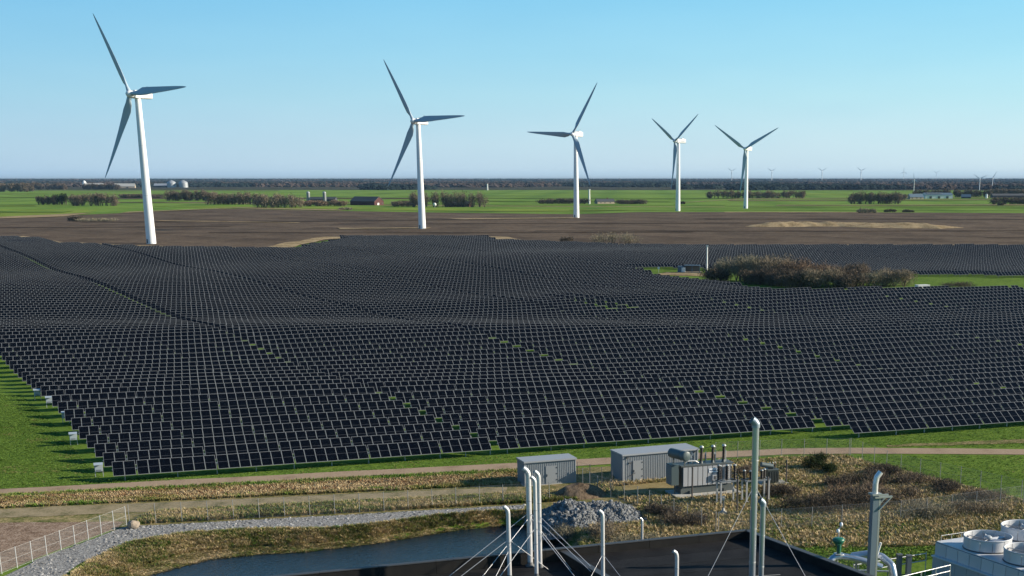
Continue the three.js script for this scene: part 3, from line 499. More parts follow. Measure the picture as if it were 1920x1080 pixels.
strip('dry_grass_patch', [[8, -500], [30, -492]], [[14, -512], [36, -506]], 16, 4, .06, M.straw, 1.5, .4);
// ---------------------------------------------------------------- substation sheds
const sheet = plain(.27, .295, .32, .55), roofSheet = plain(.3, .32, .345, .5), doorGrey = plain(.24, .262, .285, .55), galvMat = plain(.5, .51, .52, .4, .45), concrete = matte({ map: speckle(256, 3, [[.3, .29, .27], [.4, .39, .36], [.46, .45, .42]], [[5, 1], [30, .6], [100, .8]]) });
function ribs(w, h, pitch, depth) { const l = []; for (let x = -w / 2 + pitch / 2; x < w / 2; x += pitch) l.push(box(pitch * .45, h, depth, x, h / 2, 0)); return merge(l); }
function clad(label, x, z, yaw, w, h, d, doors) {
  const t = thing('equipment_shed', label, 'shed', x, 0, z, yaw);
  part(t, 'walls', box(w - .1, h, d - .1, 0, h / 2 - .05, 0), sheet);
  for (const s of [-1, 1]) {
    const a = part(t, 'cladding', ribs(w - .2, h - .25, .22, .07), sheet); a.position.set(0, .08, s * (d / 2 - .045));
    const b = part(t, 'cladding', ribs(d - .2, h - .25, .22, .07), sheet); b.rotation.y = Math.PI / 2; b.position.set(s * (w / 2 - .045), .08, 0);
    for (const q of [-1, 1]) part(t, 'corner_trim', box(.13, h - .06, .13, s * (w / 2 - .03), h / 2 - .05, q * (d / 2 - .03)), roofSheet);
  }
  part(t, 'plinth', box(w + .12, .16, d + .12, 0, .02, 0), concrete);
  const rf = part(t, 'roof', box(w + .22, .13, d + .22, 0, h + .03, 0), roofSheet);
  part(rf, 'gutter', box(w + .26, .1, .1, 0, h - .04, d / 2 + .12), roofSheet);
  for (const [dx, dw] of doors) {
    const dr = part(t, 'door', box(dw, h * .74, .05, dx, h * .37 + .1, d / 2 + .03), doorGrey);
    part(dr, 'handle', box(.06, .28, .07, dx - dw * .4, h * .4, d / 2 + .09), darkGrey);
    for (const k of [.2, .45, .7]) part(dr, 'hinge', box(.09, .12, .05, dx + dw * .5, h * k, d / 2 + .075), darkGrey);
  }
  return t;
}
clad('small grey ribbed metal shed beside the gravel track', -9.3, -153.4, .385, 6, 2.75, 2.6, [[.1, 1.3]]);
{
  const t = clad('large grey ribbed metal shed behind the big transformer', 2.9, -156.5, .42, 9.4, 3.15, 3.3, [[-2.9, 1.15]]);
  for (const x of [-4.2, 4.2]) part(t, 'lamp_box', merge([box(.3, .12, .2, x, 2.85, 1.75), rod([x, 2.85, 1.65], [x, 2.95, 1.9], .03)]), darkGrey);
  part(t, 'wall_bracket', merge([box(.4, .05, .1, -3.8, 2.25, 1.7), box(.05, .2, .1, -3.95, 2.2, 1.7)]), darkGrey);
  part(t, 'handrail', merge([rod([-3.9, .75, 1.75], [-3.2, 1.05, 1.75], .035)]), darkGrey);
}
// ---------------------------------------------------------------- transformers and switchgear
const tankMat = plain(.085, .1, .1, .5), finMat = plain(.38, .39, .41, .5), drumMat = plain(.075, .105, .11, .45), porcelain = plain(.014, .011, .011, .65), capMat = plain(.5, .52, .5, .4, .3);
function insulator(h, r = .13, n = 8) { const p = [[.05, 0]]; for (let i = 0; i < n; i++) { const y = h * i / n; p.push([r * .6, y], [r * 1.25, y + h / n * .35], [r * .6, y + h / n * .8]); } p.push([r * .6, h], [.001, h]); return lathe(p, 12); }
{
  const t = thing('power_transformer', 'big grey power transformer with cooling fins, dark drum and tall black bushings', 'transformer', 8.1, 0, -148.2, PSI);
  part(t, 'plinth', box(7.6, .3, 3.6, -.2, .08, .3), concrete);
  part(t, 'skid', merge([box(6.2, .55, 1.9, 0, .48, 0), box(.3, .4, 2.5, -2, .35, 0), box(.3, .4, 2.5, 2, .35, 0)]), tankMat);
  part(t, 'tank', box(5.9, 2.5, 1.7, 0, 1.95, 0), tankMat);
  part(t, 'tank_lid', box(6.2, .14, 2.0, 0, 3.25, 0), tankMat);
  for (let i = 0; i < 10; i++) { const f = part(t, 'cooling_fin', new THREE.BoxGeometry(.5, 2.05, .1), finMat); f.position.set(-2.6 + i * .575, 2.1, 1.0); const b = part(t, 'cooling_fin', new THREE.BoxGeometry(.09, 1.9, .7), finMat); b.position.set(-2.6 + i * .575, 2.1, -1.15); }
  { const c = document.createElement('canvas'); c.width = 256; c.height = 96; const q = c.getContext('2d'); q.fillStyle = '#e4e8ee'; q.fillRect(0, 0, 256, 96); q.fillStyle = '#53617a'; q.fillRect(14, 36, 34, 26); q.fillRect(52, 36, 22, 26); q.fillRect(80, 36, 28, 26); q.fillRect(114, 36, 60, 26); q.beginPath(); q.arc(212, 48, 24, 0, 7); q.fill(); const tx = new THREE.CanvasTexture(c); tx.colorSpace = THREE.SRGBColorSpace;
    const g = new THREE.BoxGeometry(1.25, .45, .03); const m = part(t, 'maker_plate', g, std({ map: tx, roughness: .5 })); m.position.set(.75, 2.62, 1.08); }
  part(t, 'control_box', box(.5, .6, .25, .75, 1.85, 1.15), finMat);
  part(t, 'rating_plate', box(.25, .35, .03, .8, 1.85, 1.29), darkGrey);
  { const g = cyl(.52, .52, 2.7, 0, -1.35, 0, 20); g.rotateX(Math.PI / 2); const m = part(t, 'conservator', g, drumMat); m.position.set(-3.0, 4.42, .1); m.rotation.y = .25; const e = lathe([[0, 0], [.4, .03], [.56, .14], [.56, .2]], 20); e.rotateX(-Math.PI / 2); e.translate(0, 0, 1.48); part(m, 'end_cap', e, drumMat); part(m, 'band', (() => { const b = cyl(.545, .545, .09, 0, .5, 0, 20); b.rotateX(Math.PI / 2); return b; })(), tankMat); }
  for (const [x, z] of [[-2.5, .5], [-3.4, -.5]]) part(t, 'conservator_leg', box(.14, .9, .14, x, 3.62, z), tankMat);
  part(t, 'radiator', box(.85, 2.2, 1.5, -3.75, 2.35, .15), drumMat);
  for (let k = 0; k < 5; k++) part(t, 'radiator_fin', box(.9, 2.0, .05, -3.77, 2.35, -.45 + k * .3), finMat);
  part(t, 'radiator_leg', merge([box(.1, 1.2, .1, -3.6, .75, .4), rod([-3.4, 3.2, 0], [-2.9, 3.2, 0], .09)]), tankMat);
  for (const x of [-.45, .9, 2.2]) { const b = part(t, 'bushing', insulator(1.45, .17, 10), porcelain); b.position.set(x, 3.55, .25); b.rotation.z = -.03; part(b, 'turret', cyl(.24, .15, .34, 0, -.3, 0, 14), tankMat); part(b, 'terminal_cap', lathe([[0, 1.42], [.2, 1.42], [.24, 1.55], [.14, 1.68], [0, 1.7]], 14), capMat); }
  for (const x of [-1.6, -1.1, -.1, .4, 1.5]) { const b = part(t, 'bushing', insulator(.75, .09, 6), porcelain); b.position.set(x, 3.33, -.55); part(b, 'terminal_cap', cyl(.08, .06, .16, 0, .74, 0, 10), capMat); }
  for (const x of [1.45, 2.05, 2.65]) { const b = part(t, 'bushing', insulator(1.5, .1, 9), porcelain); b.position.set(x, 1.55, 1.32); part(b, 'terminal_cap', cyl(.09, .07, .16, 0, 1.48, 0, 10), capMat); }
  for (const x of [-1.45, .2, 1.35, 2.55]) part(t, 'riser', cyl(.045, .045, 1.25, x, 3.3, .05, 8), plain(.62, .62, .62, .4));
  part(t, 'pipework', merge([pipe([[-2.6, 3.4, .5], [-2.2, 3.7, .5], [-1.2, 3.65, .4], [-.8, 3.4, .3]], .07, 20, 8), pipe([[-2.9, 3.9, .2], [-1.8, 4.1, 0], [-1.2, 3.5, 0]], .05, 20, 8)]), galvMat);
  part(t, 'lead', merge([pipe([[-.45, 5.2, .25], [-.5, 4.6, -.8], [-1, 3.9, -1.4]], .025, 14, 5), pipe([[.9, 5.2, .25], [.6, 4.7, -.9], [.2, 3.9, -1.6]], .025, 14, 5)]), darkGrey);
}
function stand(label, x, z, w, d, h, tops, hIns) {
  const t = thing('switchgear_stand', label, 'stand', x, 0, z, PSI);
  for (const [a, b] of [[-1, -1], [1, -1], [-1, 1], [1, 1]]) { const l = part(t, 'leg', merge([box(.16, h, .16, a * (w / 2 - .2), h / 2, b * (d / 2 - .1)), box(.42, .16, .42, a * (w / 2 - .2), .06, b * (d / 2 - .1))]), galvMat); }
  part(t, 'platform', merge([box(w, .14, .14, 0, h, d / 2 - .1), box(w, .14, .14, 0, h, -d / 2 + .1), box(.14, .13, d, -w / 2 + .2, h + .01, 0), box(.14, .13, d, w / 2 - .2, h + .01, 0)]), plain(.2, .22, .24, .5, .3));
  for (const [a, b] of tops) { const i = part(t, 'insulator', insulator(hIns, .155, 8), porcelain); i.position.set(a, h + .07, b); part(i, 'terminal_cap', lathe([[0, hIns], [.15, hIns], [.17, hIns + .09], [0, hIns + .16]], 12), capMat); }
  return t;
}
stand('galvanised stand with three tall black insulators in front of the big transformer', 10.3, -142.9, 2.3, 1.2, 2.45, [[-.85, -.3], [0, -.1], [.8, .1]], 1.5);
stand('wide galvanised stand with a row of short black insulators beside the tall stack', 13.4, -144.2, 3, 1.3, 2.3, [[-1.2, -.3], [-.7, .2], [.1, -.3], [.6, .2], [1.1, -.2]], .85);
{
  const t = thing('small_transformer', 'small dark green transformer with a slanting drum on a concrete pad', 'transformer', 15.9, 0, -152.6, PSI);
  part(t, 'pad', box(3.6, .24, 2, 0, .06, 0), concrete); part(t, 'tank', box(1.25, 1.5, 1.05, 0, .92, 0), plain(.06, .075, .06, .5)); part(t, 'tank_lid', box(1.4, .1, 1.2, 0, 1.7, 0), tankMat);
  { const g = cyl(.27, .27, 1.5, 0, -.75, 0, 16); g.rotateZ(1.35); const m = part(t, 'conservator', g, drumMat); m.position.set(-.55, 2.15, 0); part(m, 'bracket', box(.1, .5, .1, .2, -.35, 0), tankMat); }
  for (const x of [-.1, .25, .55]) { const b = part(t, 'bushing', insulator(.6, .09, 6), porcelain); b.position.set(x, 1.74, -.2); part(b, 'terminal_cap', cyl(.07, .05, .14, 0, .58, 0, 8), capMat); }
  for (let k = 0; k < 6; k++) part(t, 'cooling_fin', box(.05, 1.2, .35, -.5 + k * .2, .95, .68), tankMat);
}
{
  const t = thing('earthing_pedestal', 'short dark pedestal with a flared foot in the rough grass', 'pedestal', 9.6, 0, -138.2, 0);
  part(t, 'foot', lathe([[0, -.05], [.75, -.05], [.7, .05], [.2, .32], [.12, .6], [0, .62]], 16), concrete); part(t, 'post', cyl(.1, .1, 1.1, 0, .5, 0, 10), tankMat); part(t, 'head', merge([box(.3, .24, .3, 0, 1.55, 0), rod([-.22, 1.8, 0], [.22, 1.8, 0], .05)]), capMat);
}
for (const [x, z, h, say] of [[11, -137.9, 3.9, 'thin dark post in the grass in front of the insulator stand'], [6.7, -144.7, 3.5, 'thin rusty post standing before the cooling fins'], [17.6, -152.6, 2.7, 'thin dark post beside the small green transformer'], [14.4, -141.2, 3.2, 'thin dark post beside the wide insulator stand']]) {
  const t = thing('yard_post', say, 'post', x, 0, z); part(t, 'shaft', cyl(.09, .08, h, 0, -.1, 0, 10), plain(.07, .06, .055, .7)); part(t, 'cap', lathe([[0, h - .1], [.11, h - .1], [.1, h], [0, h + .04]], 10), plain(.1, .09, .085, .6)); part(t, 'foot', cyl(.2, .16, .14, 0, -.06, 0, 12), concrete);
}
// ---------------------------------------------------------------- heaps
function heap(name, label, mat, cx, cz, rx, rz, hfn, res, yaw = 0) {
  const pos = [], uv = [], idx = [], n = Math.round(rx * 2 / res), m = Math.round(rz * 2 / res), c = Math.cos(yaw), s = Math.sin(yaw);
  for (let j = 0; j <= m; j++) for (let i = 0; i <= n; i++) { const u = i / n * 2 - 1, v = j / m * 2 - 1, lx = u * rx, lz = v * rz, x = cx + lx * c + lz * s, z = cz - lx * s + lz * c; pos.push(x, Math.max(land(x, z), -.4) + hfn(u, v, lx, lz), z); uv.push(x, z); }
  for (let j = 0; j < m; j++) for (let i = 0; i < n; i++) { const a = j * (n + 1) + i; idx.push(a, a + n + 1, a + 1, a + 1, a + n + 1, a + n + 2); }
  const g = new THREE.BufferGeometry(); g.setAttribute('position', new THREE.Float32BufferAttribute(pos, 3)); g.setAttribute('uv', new THREE.Float32BufferAttribute(uv, 2)); g.setIndex(idx); g.computeVertexNormals();
  single(name, g, mat, label, 'heap'); return g;
}
const rubbleH = (u, v, lx, lz) => { const a = Math.max(0, 1 - ((u + .42) / .55) ** 2 - (v / .85) ** 2), b = Math.max(0, 1 - ((u - .22) / .6) ** 2 - ((v + .1) / .75) ** 2), k = Math.max(1.75 * a ** .65, 1.25 * b ** .65); return k - .3 + (k > .02 ? Math.min(1, k) : .1) * (1.0 * (Math.abs(fbm(lx * .5, lz * .5, 91) - .5) * -2 + .3) + .7 * (fbm(lx * 1.5, lz * 1.5, 95) - .5) + .28 * (vnoise(lx * 4.2, lz * 4.2, 99) - .5) + .14 * (hash(Math.round(lx * 8), Math.round(lz * 8), 9) - .5)); };
heap('rubble_heap', 'grey stony rubble heap beside the pond', matte({ map: speckle(512, 4, [[.06, .066, .07], [.125, .135, .142], [.19, .198, .205], [.28, .285, .29]], [[9, .8], [40, 1], [120, 1]]) }), -3.7, -136.4, 6.4, 4.9, rubbleH, .13, .25);
heap('soil_heap', 'low brown soil heap behind the grey rubble', matte({ map: speckle(256, 4, [[.07, .05, .035], [.13, .095, .065], [.22, .16, .11]], [[6, 1], [40, 1]]) }), -5.4, -146.4, 3.1, 2, (u, v, x, z) => 1.45 * Math.max(0, 1 - u * u - v * v) ** .8 - .08 + .3 * (fbm(x * 1.3, z * 1.3, 71) - .5), .2, .3);
{ // a few boulders
  const g = new THREE.IcosahedronGeometry(.5, 2), p = g.attributes.position; for (let i = 0; i < p.count; i++) { const k = .75 + .45 * vnoise(p.getX(i) * 3 + 9, p.getY(i) * 3 + p.getZ(i) * 2, 3); p.setXYZ(i, p.getX(i) * k, p.getY(i) * k * .8, p.getZ(i) * k); } g.computeVertexNormals();
  const m = single('boulder', g, matte({ color: rgb(.3, .25, .2) }), 'lone tan boulder at the corner post of the wire fence', 'boulder'); m.position.set(-48.6, .35, -132); m.scale.setScalar(1.2);
}
// ---------------------------------------------------------------- wire fences
const meshTex = (() => { const S = 128, a = new Uint8Array(S * S * 4); for (let j = 0; j < S; j++) for (let i = 0; i < S; i++) { const u = (i + j) % 16, v = (i - j + 1024) % 16, on = u < 2 || v < 2 ? 255 : 0; a.set([on, on, on, 255], (j * S + i) * 4); } const t = new THREE.DataTexture(a, S, S); t.wrapS = t.wrapT = THREE.RepeatWrapping; t.magFilter = t.minFilter = THREE.LinearFilter; t.repeat.set(2, 2); t.needsUpdate = true; return t; })();
const wireMat = std({ color: rgb(.3, .31, .31), roughness: .6, alphaMap: meshTex, transparent: true, opacity: .34, side: THREE.DoubleSide });
const postBright = plain(.62, .63, .63, .45, .2), postDull = plain(.26, .27, .275, .55, .3);
function fence(label, pts, h, gap, pm, cat = 'fence', r = .034) {
  const t = thing('wire_fence', label, cat), pg = cyl(r, r, h + .35, 0, -.3, 0, 8);
  const L = pts.slice(1).reduce((s, p, i) => s + Math.hypot(p[0] - pts[i][0], p[1] - pts[i][1]), 0), ps = resample(pts, Math.round(L / gap)), pos = [], uv = [], wires = []; let d = 0;
  ps.forEach(([x, z], i) => {
    const y = land(x, z), m = part(t, 'post', pg, pm); m.position.set(x, y, z);
    if (i) { const [a, b] = ps[i - 1], y0 = land(a, b), e = d + Math.hypot(x - a, z - b); pos.push(a, y0 + .05, b, x, y + .05, z, x, y + h, z, a, y0 + .05, b, x, y + h, z, a, y0 + h, b); uv.push(d, 0, e, 0, e, h, d, 0, e, h, d, h); d = e; for (const k of [.12, h * .5, h]) wires.push(rod([a, y0 + k, b], [x, y + k, z], .007, 4)); }
  });
  part(t, 'wire_netting', triangles(pos, uv), wireMat); const w = part(t, 'line_wires', merge(wires), pm); w.userData.kind = 'stuff';
  return t;
}
fence('pale wire fence between the reddish gravel and the grey gravel strip', [[-57.6, -104], [-54.5, -115.4], [-49.7, -133.2]], 1.9, 2.0, postBright);
fence('wire fence along the back of the grey gravel strip by the pond', [[-49.5, -133.5], [-37.5, -136.2], [-26.2, -139], [-12.9, -142.9], [-8.5, -144]], 2, 2.45, postDull);
fence('dull wire fence running from the small shed toward the flat roof, past the rubble', [[-5.2, -151.5], [-3.6, -147.5], [.75, -142.2], [4.6, -136], [8.4, -130.6]], 2, 2.3, postDull);
fence('wire fence across the front of the overgrown yard', [[8.6, -130.2], [16.8, -132.2], [27.9, -135.5], [41.6, -142.6], [50, -147]], 2, 3.1, postDull);
fence('wire fence dividing the overgrown yard from the mown grass field', [[27.4, -169.4], [31.2, -159.1], [37, -151.8], [41.6, -145], [46, -137]], 2.1, 2.9, postDull);
fence('wire fence between the yard and the bend of the gravel track', [[10.5, -166.6], [19, -168.6], [27.2, -169.2]], 2.1, 3, postDull);
fence('short dark gate panel of wire between the two sheds', [[-5.9, -154.6], [-3.5, -152.2], [-1.9, -149.8]], 2.1, 1.9, plain(.12, .12, .12, .6), 'gate');
fence('low wire fence on the lawn beside the flat roof', [[13.5, -118], [16.5, -115], [22, -113.6]], 1.8, 2.4, postDull);
// ---------------------------------------------------------------- the plant building with its flat black roof
{
  const felt = speckle(512, 5, [[.008, .008, .009], [.014, .014, .0155], [.022, .022, .023]], [[5, 1], [40, .7], [150, .9]]);
  const feltMats = [1, .86, 1.14].map((k) => matte({ map: felt, color: rgb(k, k, k), specularIntensity: .25, roughness: .8 })), wallMat = matte({ map: speckle(256, 6, [[.008, .008, .009], [.013, .013, .0135], [.02, .019, .018]], [[4, 1], [30, .8], [90, .8]]), specularIntensity: .3, roughness: .75 }), capM = plain(.05, .05, .052, .5);
  const A = [-36.4, -85.6], C = [9, -103.3], D = [14.3, -94.1], E = [21.2, -82.1], F = [-32.5, -76], G = [-4.9, -97.9], K = [2.2, -83];
  const t = thing('plant_building', 'flat black roofed plant building with parapets beside the pond', 'building');
  const wall = (name, a, b, y0, y1, th, m) => { const dx = b[0] - a[0], dz = b[1] - a[1], L = Math.hypot(dx, dz), g = box(L, y1 - y0, th, 0, (y0 + y1) / 2, 0); g.rotateY(-Math.atan2(dz, dx)); g.translate((a[0] + b[0]) / 2, 0, (a[1] + b[1]) / 2); return part(t, name, g, m); };
  const seg = (a, b, n, y0, y1, th, gap = .012) => { for (let i = 0; i < n; i++) { const u = i / n, v = (i + 1) / n, L = Math.hypot(b[0] - a[0], b[1] - a[1]), e = gap / L, p = (q) => [a[0] + (b[0] - a[0]) * q, a[1] + (b[1] - a[1]) * q]; wall('parapet_panel', p(u + e), p(v - e), y0, y1, th, wallMat); wall('parapet_cap', p(u + e), p(v - e), y1 + .003, y1 + .07, th + .1, capM); } };
  seg(A, C, 12, -1.5, 7, .34); seg(C, D, 3, -.3, 7, .34); seg(D, E, 4, -.3, 7, .34); seg(F, A, 3, -.3, 7, .34);
  wall('wall', E, F, -.3, 7, .34, wallMat);
  seg(G, K, 4, 5.5, 6.85, .4);
  const strips = (a0, a1, b0, b1, n, y) => { for (let i = 0; i < n; i++) { const q = (p, r, v) => [p[0] + (r[0] - p[0]) * v, p[1] + (r[1] - p[1]) * v], v0 = i / n, v1 = (i + 1) / n, p0 = q(a0, a1, v0), p1 = q(b0, b1, v0), p2 = q(b0, b1, v1), p3 = q(a0, a1, v1), h = y + (i % 2) * .014; const c = [p0, p1, p2, p0, p2, p3], lo = h - .2; const pos = []; for (const k of [0, 2, 1, 3, 5, 4]) pos.push(c[k][0], h, c[k][1]); const side = (m, o) => pos.push(m[0], h, m[1], m[0], lo, m[1], o[0], lo, o[1], m[0], h, m[1], o[0], lo, o[1], o[0], h, o[1]); side(p1, p0); side(p2, p1); side(p3, p2); side(p0, p3); part(t, 'roofing_strip', triangles(pos, pos.flatMap((_, k) => k % 3 === 0 ? [pos[k], pos[k + 2]] : [])), feltMats[i % 3]); } };
  strips(G, K, C, [19.5, -84.8], 15, 6.42); strips([-36, -85.5], [-32.3, -76.6], G, K, 12, 6.12);
}
// ---------------------------------------------------------------- flues and their stays
const steelFlue = std({ color: rgb(.5, .55, .62), roughness: .3, metalness: .75 }), bright = std({ color: rgb(.74, .735, .75), roughness: .34, metalness: .45 }), strutMat = plain(.6, .6, .62, .4, .4);
function flue(label, x, z, y0, top, r, bend, group, guys = [], hood = false) {
  const t = thing('flue_pipe', label, 'flue', x, y0, z, 0, group), h = top - y0;
  if (bend) part(t, 'stack', pipe([[0, -.05, 0], [0, h * .5, 0], [0, h - r * 3.4, 0], [-r * .22, h - r * 1.9, 0], [-r * .85, h - r * .75, .04], [-r * 1.9, h, .08]], r, 60, 18), bright);
  else part(t, 'stack', cyl(r, r, h, 0, -.05, 0, 18), bright);
  if (hood) { t.children[0].material = steelFlue; const g = pipe([[0, h - .1, 0], [0, h + r * .5, 0], [-r * .5, h + r * 1.3, .03], [-r * 1.3, h + r * 1.9, .06]], r * 1.22, 24, 18); part(t, 'hood', g, plain(.3, .36, .42, .4, .4)); }
  const n = Math.max(2, Math.round(h / 2.2)); for (let i = 1; i < n; i++) part(t, 'joint_band', cyl(r * 1.07, r * 1.07, .07, 0, h * i / n, 0, 18), galvMat);
  part(t, 'base_collar', lathe([[r * 1.9, -.06], [r * 1.9, .06], [r * 1.25, .12], [r * 1.1, .3], [r * .9, .3]], 18), darkGrey);
  for (const [f, gx, gz, gy, rad] of guys) part(t, 'stay', rod([0, h * f, 0], [gx, gy, gz], rad || .022, 6), strutMat);
  return t;
}
const FL = 'bright metal flues on the black roof', LOW = 6.12, HIGH = 6.42;
flue('thickest of three clustered flues, bent over at the top', -7.15, -96.4, LOW, 13.3, .19, true, FL, [[.55, -5.6, 3.4, .05], [.55, 5.2, 4.2, .05], [.52, 3.0, 1.2, .05], [.5, -3.4, 5.2, .05]]);
flue('slim flue standing in front of the bent pair in the cluster', -6.5, -93.4, LOW, 13.3, .135, true, FL, [[.5, 3.6, 3.6, .05], [.5, -3.0, 3.8, .05]]);
flue('slim bent flue at the back of the three-flue cluster', -6.4, -96.0, LOW, 13.15, .15, true, FL, [[.54, 4.6, 3.2, .05]]);
flue('single short bent flue left of the cluster of three', -8.35, -93, LOW, 11.3, .15, true, FL, [[.55, -4.2, 2.6, .05], [.55, 2.6, -2.2, .05], [.4, -1.2, 3.6, .05]]);
flue('single bent flue standing alone near the step in the roof', -1.8, -91, HIGH, 11.5, .135, true, FL, [[.4, -1.4, 3.2, .05, .014], [.4, 2.2, 3.2, .05, .014]]);
flue('lowest short bent flue in the middle of the roof', 3.2, -90, HIGH, 8.95, .135, true, FL);
flue('tallest flue with a flared hood, rising from the black roof', 8.1, -88, HIGH, 17.75, .215, false, FL, [[.66, -4.4, 4.6, .05, .014], [.66, 4.4, 4.8, .05, .014]], true);
flue('slim hooded flue close beside the tallest one', 8.65, -87.5, HIGH, 12.7, .17, false, FL, [], true);
flue('short white vent pipe behind the back parapet by the rubble', 1.0, -105, 0, 7.6, .09, true, FL);
{ // lightning wire laid over the roof
  single('roof_cable', pipe([[-3, HIGH + .06, -88.4], [2, HIGH + .05, -90.2], [7, HIGH + .07, -92], [10.5, HIGH + .06, -92.8]], .025, 40, 6), plain(.35, .33, .32), 'thin pale cable lying across the black roof', 'cable');
}
{
  const t = thing('duct_tower', 'square grey duct tower with side bracket and curved outlet, beside the roof', 'duct', 17.3, 0, -95.6, .3);
  const steel = plain(.17, .22, .27, .45, .35), pale = plain(.34, .37, .35, .45, .3);
  part(t, 'duct', box(.42, 11.6, .5, 0, 5.75, 0), steel); part(t, 'rail', box(.14, 11.5, .3, .3, 5.7, .1), pale);
  part(t, 'flange', box(.75, .12, .75, .05, 11.6, 0), pale);
  part(t, 'outlet', pipe([[.02, 11.6, 0], [.02, 12.35, 0], [.1, 12.8, 0], [.38, 13.15, 0]], .2, 24, 16), bright);
  part(t, 'bracket', merge([box(1.35, .12, .12, .55, 11.4, .3), box(1.35, .12, .12, .55, 11.4, -.3), rod([.25, 10.5, .3], [1.15, 11.35, .3], .06), rod([.25, 10.5, -.3], [1.15, 11.35, -.3], .06)]), pale);
}
{
  const t = thing('pipe_bridge', 'silver pipes with a green valve beside the duct tower', 'pipework', 15.2, 0, -97.6, -.12);
  part(t, 'pipe', pipe([[-.6, 3.2, .9], [-.6, 6.1, .8], [-.3, 6.55, .5], [.3, 6.6, .3], [1.2, 6.45, .2], [2.4, 6.1, .1], [3.2, 5.8, 0]], .24, 60, 18), steelFlue);
  part(t, 'pipe', pipe([[1.0, 6.3, -.8], [2.2, 6.5, -.9], [3.2, 6.4, -.6], [3.9, 5.9, -.2], [4.1, 5.1, 0], [4.15, 3.4, 0]], .28, 60, 18), steelFlue);
  const v = part(t, 'valve', cyl(.16, .16, .7, .05, 6.8, .35, 12), plain(.02, .12, .07, .4)); part(v, 'actuator', lathe([[0, 7.3], [.2, 7.3], [.42, 7.62], [.46, 7.8], [.3, 7.9], [0, 7.92]], 16), plain(.015, .13, .08, .35)); part(v, 'flange', cyl(.38, .38, .1, .05, 6.72, .35, 16), galvMat);
  for (const [x, z, h] of [[-.6, 1.2, 6.2], [1.4, 1.2, 5.8], [-.6, -.9, 6.2], [1.4, -.9, 6], [3.9, .9, 5.3], [3.9, -1.2, 5.5]]) part(t, 'leg', box(.16, h, .16, x, h / 2 - .1, z), galvMat);
  part(t, 'deck', merge([box(5, .1, .14, 1.6, 5.2, 1.2), box(5, .1, .14, 1.6, 5.2, -1), box(.9, .08, .6, .5, 5.9, 1.0)]), galvMat);
  for (const s of [[2.65, 7.9, -.1, 2.5], [3.05, 7.6, -.1, 2.7]]) part(t, 'vent_stub', rod([s[3], 6.2, s[2]], [s[0], s[1], s[2]], .085, 10), plain(.75, .75, .75, .4));
}
{
  const t = thing('weather_mast', 'thin mast with small white sensors above the green valve', 'mast', 15.6, 0, -100.2); part(t, 'shaft', cyl(.05, .04, 8.1, 0, -.1, 0, 8), galvMat);
  for (const [x, y] of [[-.06, 7.75], [.16, 8.25]]) { const g = new THREE.SphereGeometry(.13, 12, 8); g.scale(1, 1.3, 1); g.translate(x, y, 0); part(t, 'sensor', g, plain(.8, .8, .8, .4)); } part(t, 'arm', rod([-.1, 7.7, 0], [.2, 8.2, 0], .025), galvMat);
}
{
  const t = thing('guard_rail', 'galvanised guard rail in front of the pipework', 'railing', 0, 0, 0); const A = [17.2, -92.8], B = [23.4, -97.4];
  for (let i = 0; i <= 5; i++) { const x = A[0] + (B[0] - A[0]) * i / 5, z = A[1] + (B[1] - A[1]) * i / 5; part(t, 'post', cyl(.04, .04, 6, x, -.1, z, 8), galvMat); }
  for (const y of [5.0, 5.45, 5.9]) part(t, 'rail', rod([A[0], y, A[1]], [B[0], y, B[1]], .04), galvMat);
}
{
  const t = thing('guard_rail', 'galvanised guard rail at the foot of the white cooler', 'railing', 0, 0, 0); const A = [17.8, -106], B = [24.3, -109.6];
  for (let i = 0; i <= 4; i++) { const x = A[0] + (B[0] - A[0]) * i / 4, z = A[1] + (B[1] - A[1]) * i / 4; part(t, 'post', cyl(.04, .04, 3.7, x, -.1, z, 8), galvMat); }
  for (const y of [2.9, 3.5]) part(t, 'rail', rod([A[0], y, A[1]], [B[0], y, B[1]], .04), galvMat);
}
for (const [x, z, say] of [[20.1, -99.6, 'dark square steel column left of its twin by the railing'], [20.75, -99.3, 'dark square steel column right of its twin by the railing']]) { const t = thing('steel_column', say, 'column', x, 0, z, .2); part(t, 'shaft', box(.34, 6.1, .34, 0, 3, 0), plain(.08, .1, .13, .5)); part(t, 'cap', box(.42, .08, .42, 0, 6.1, 0), darkGrey); part(t, 'base_plate', box(.6, .1, .6, 0, .04, 0), darkGrey); }
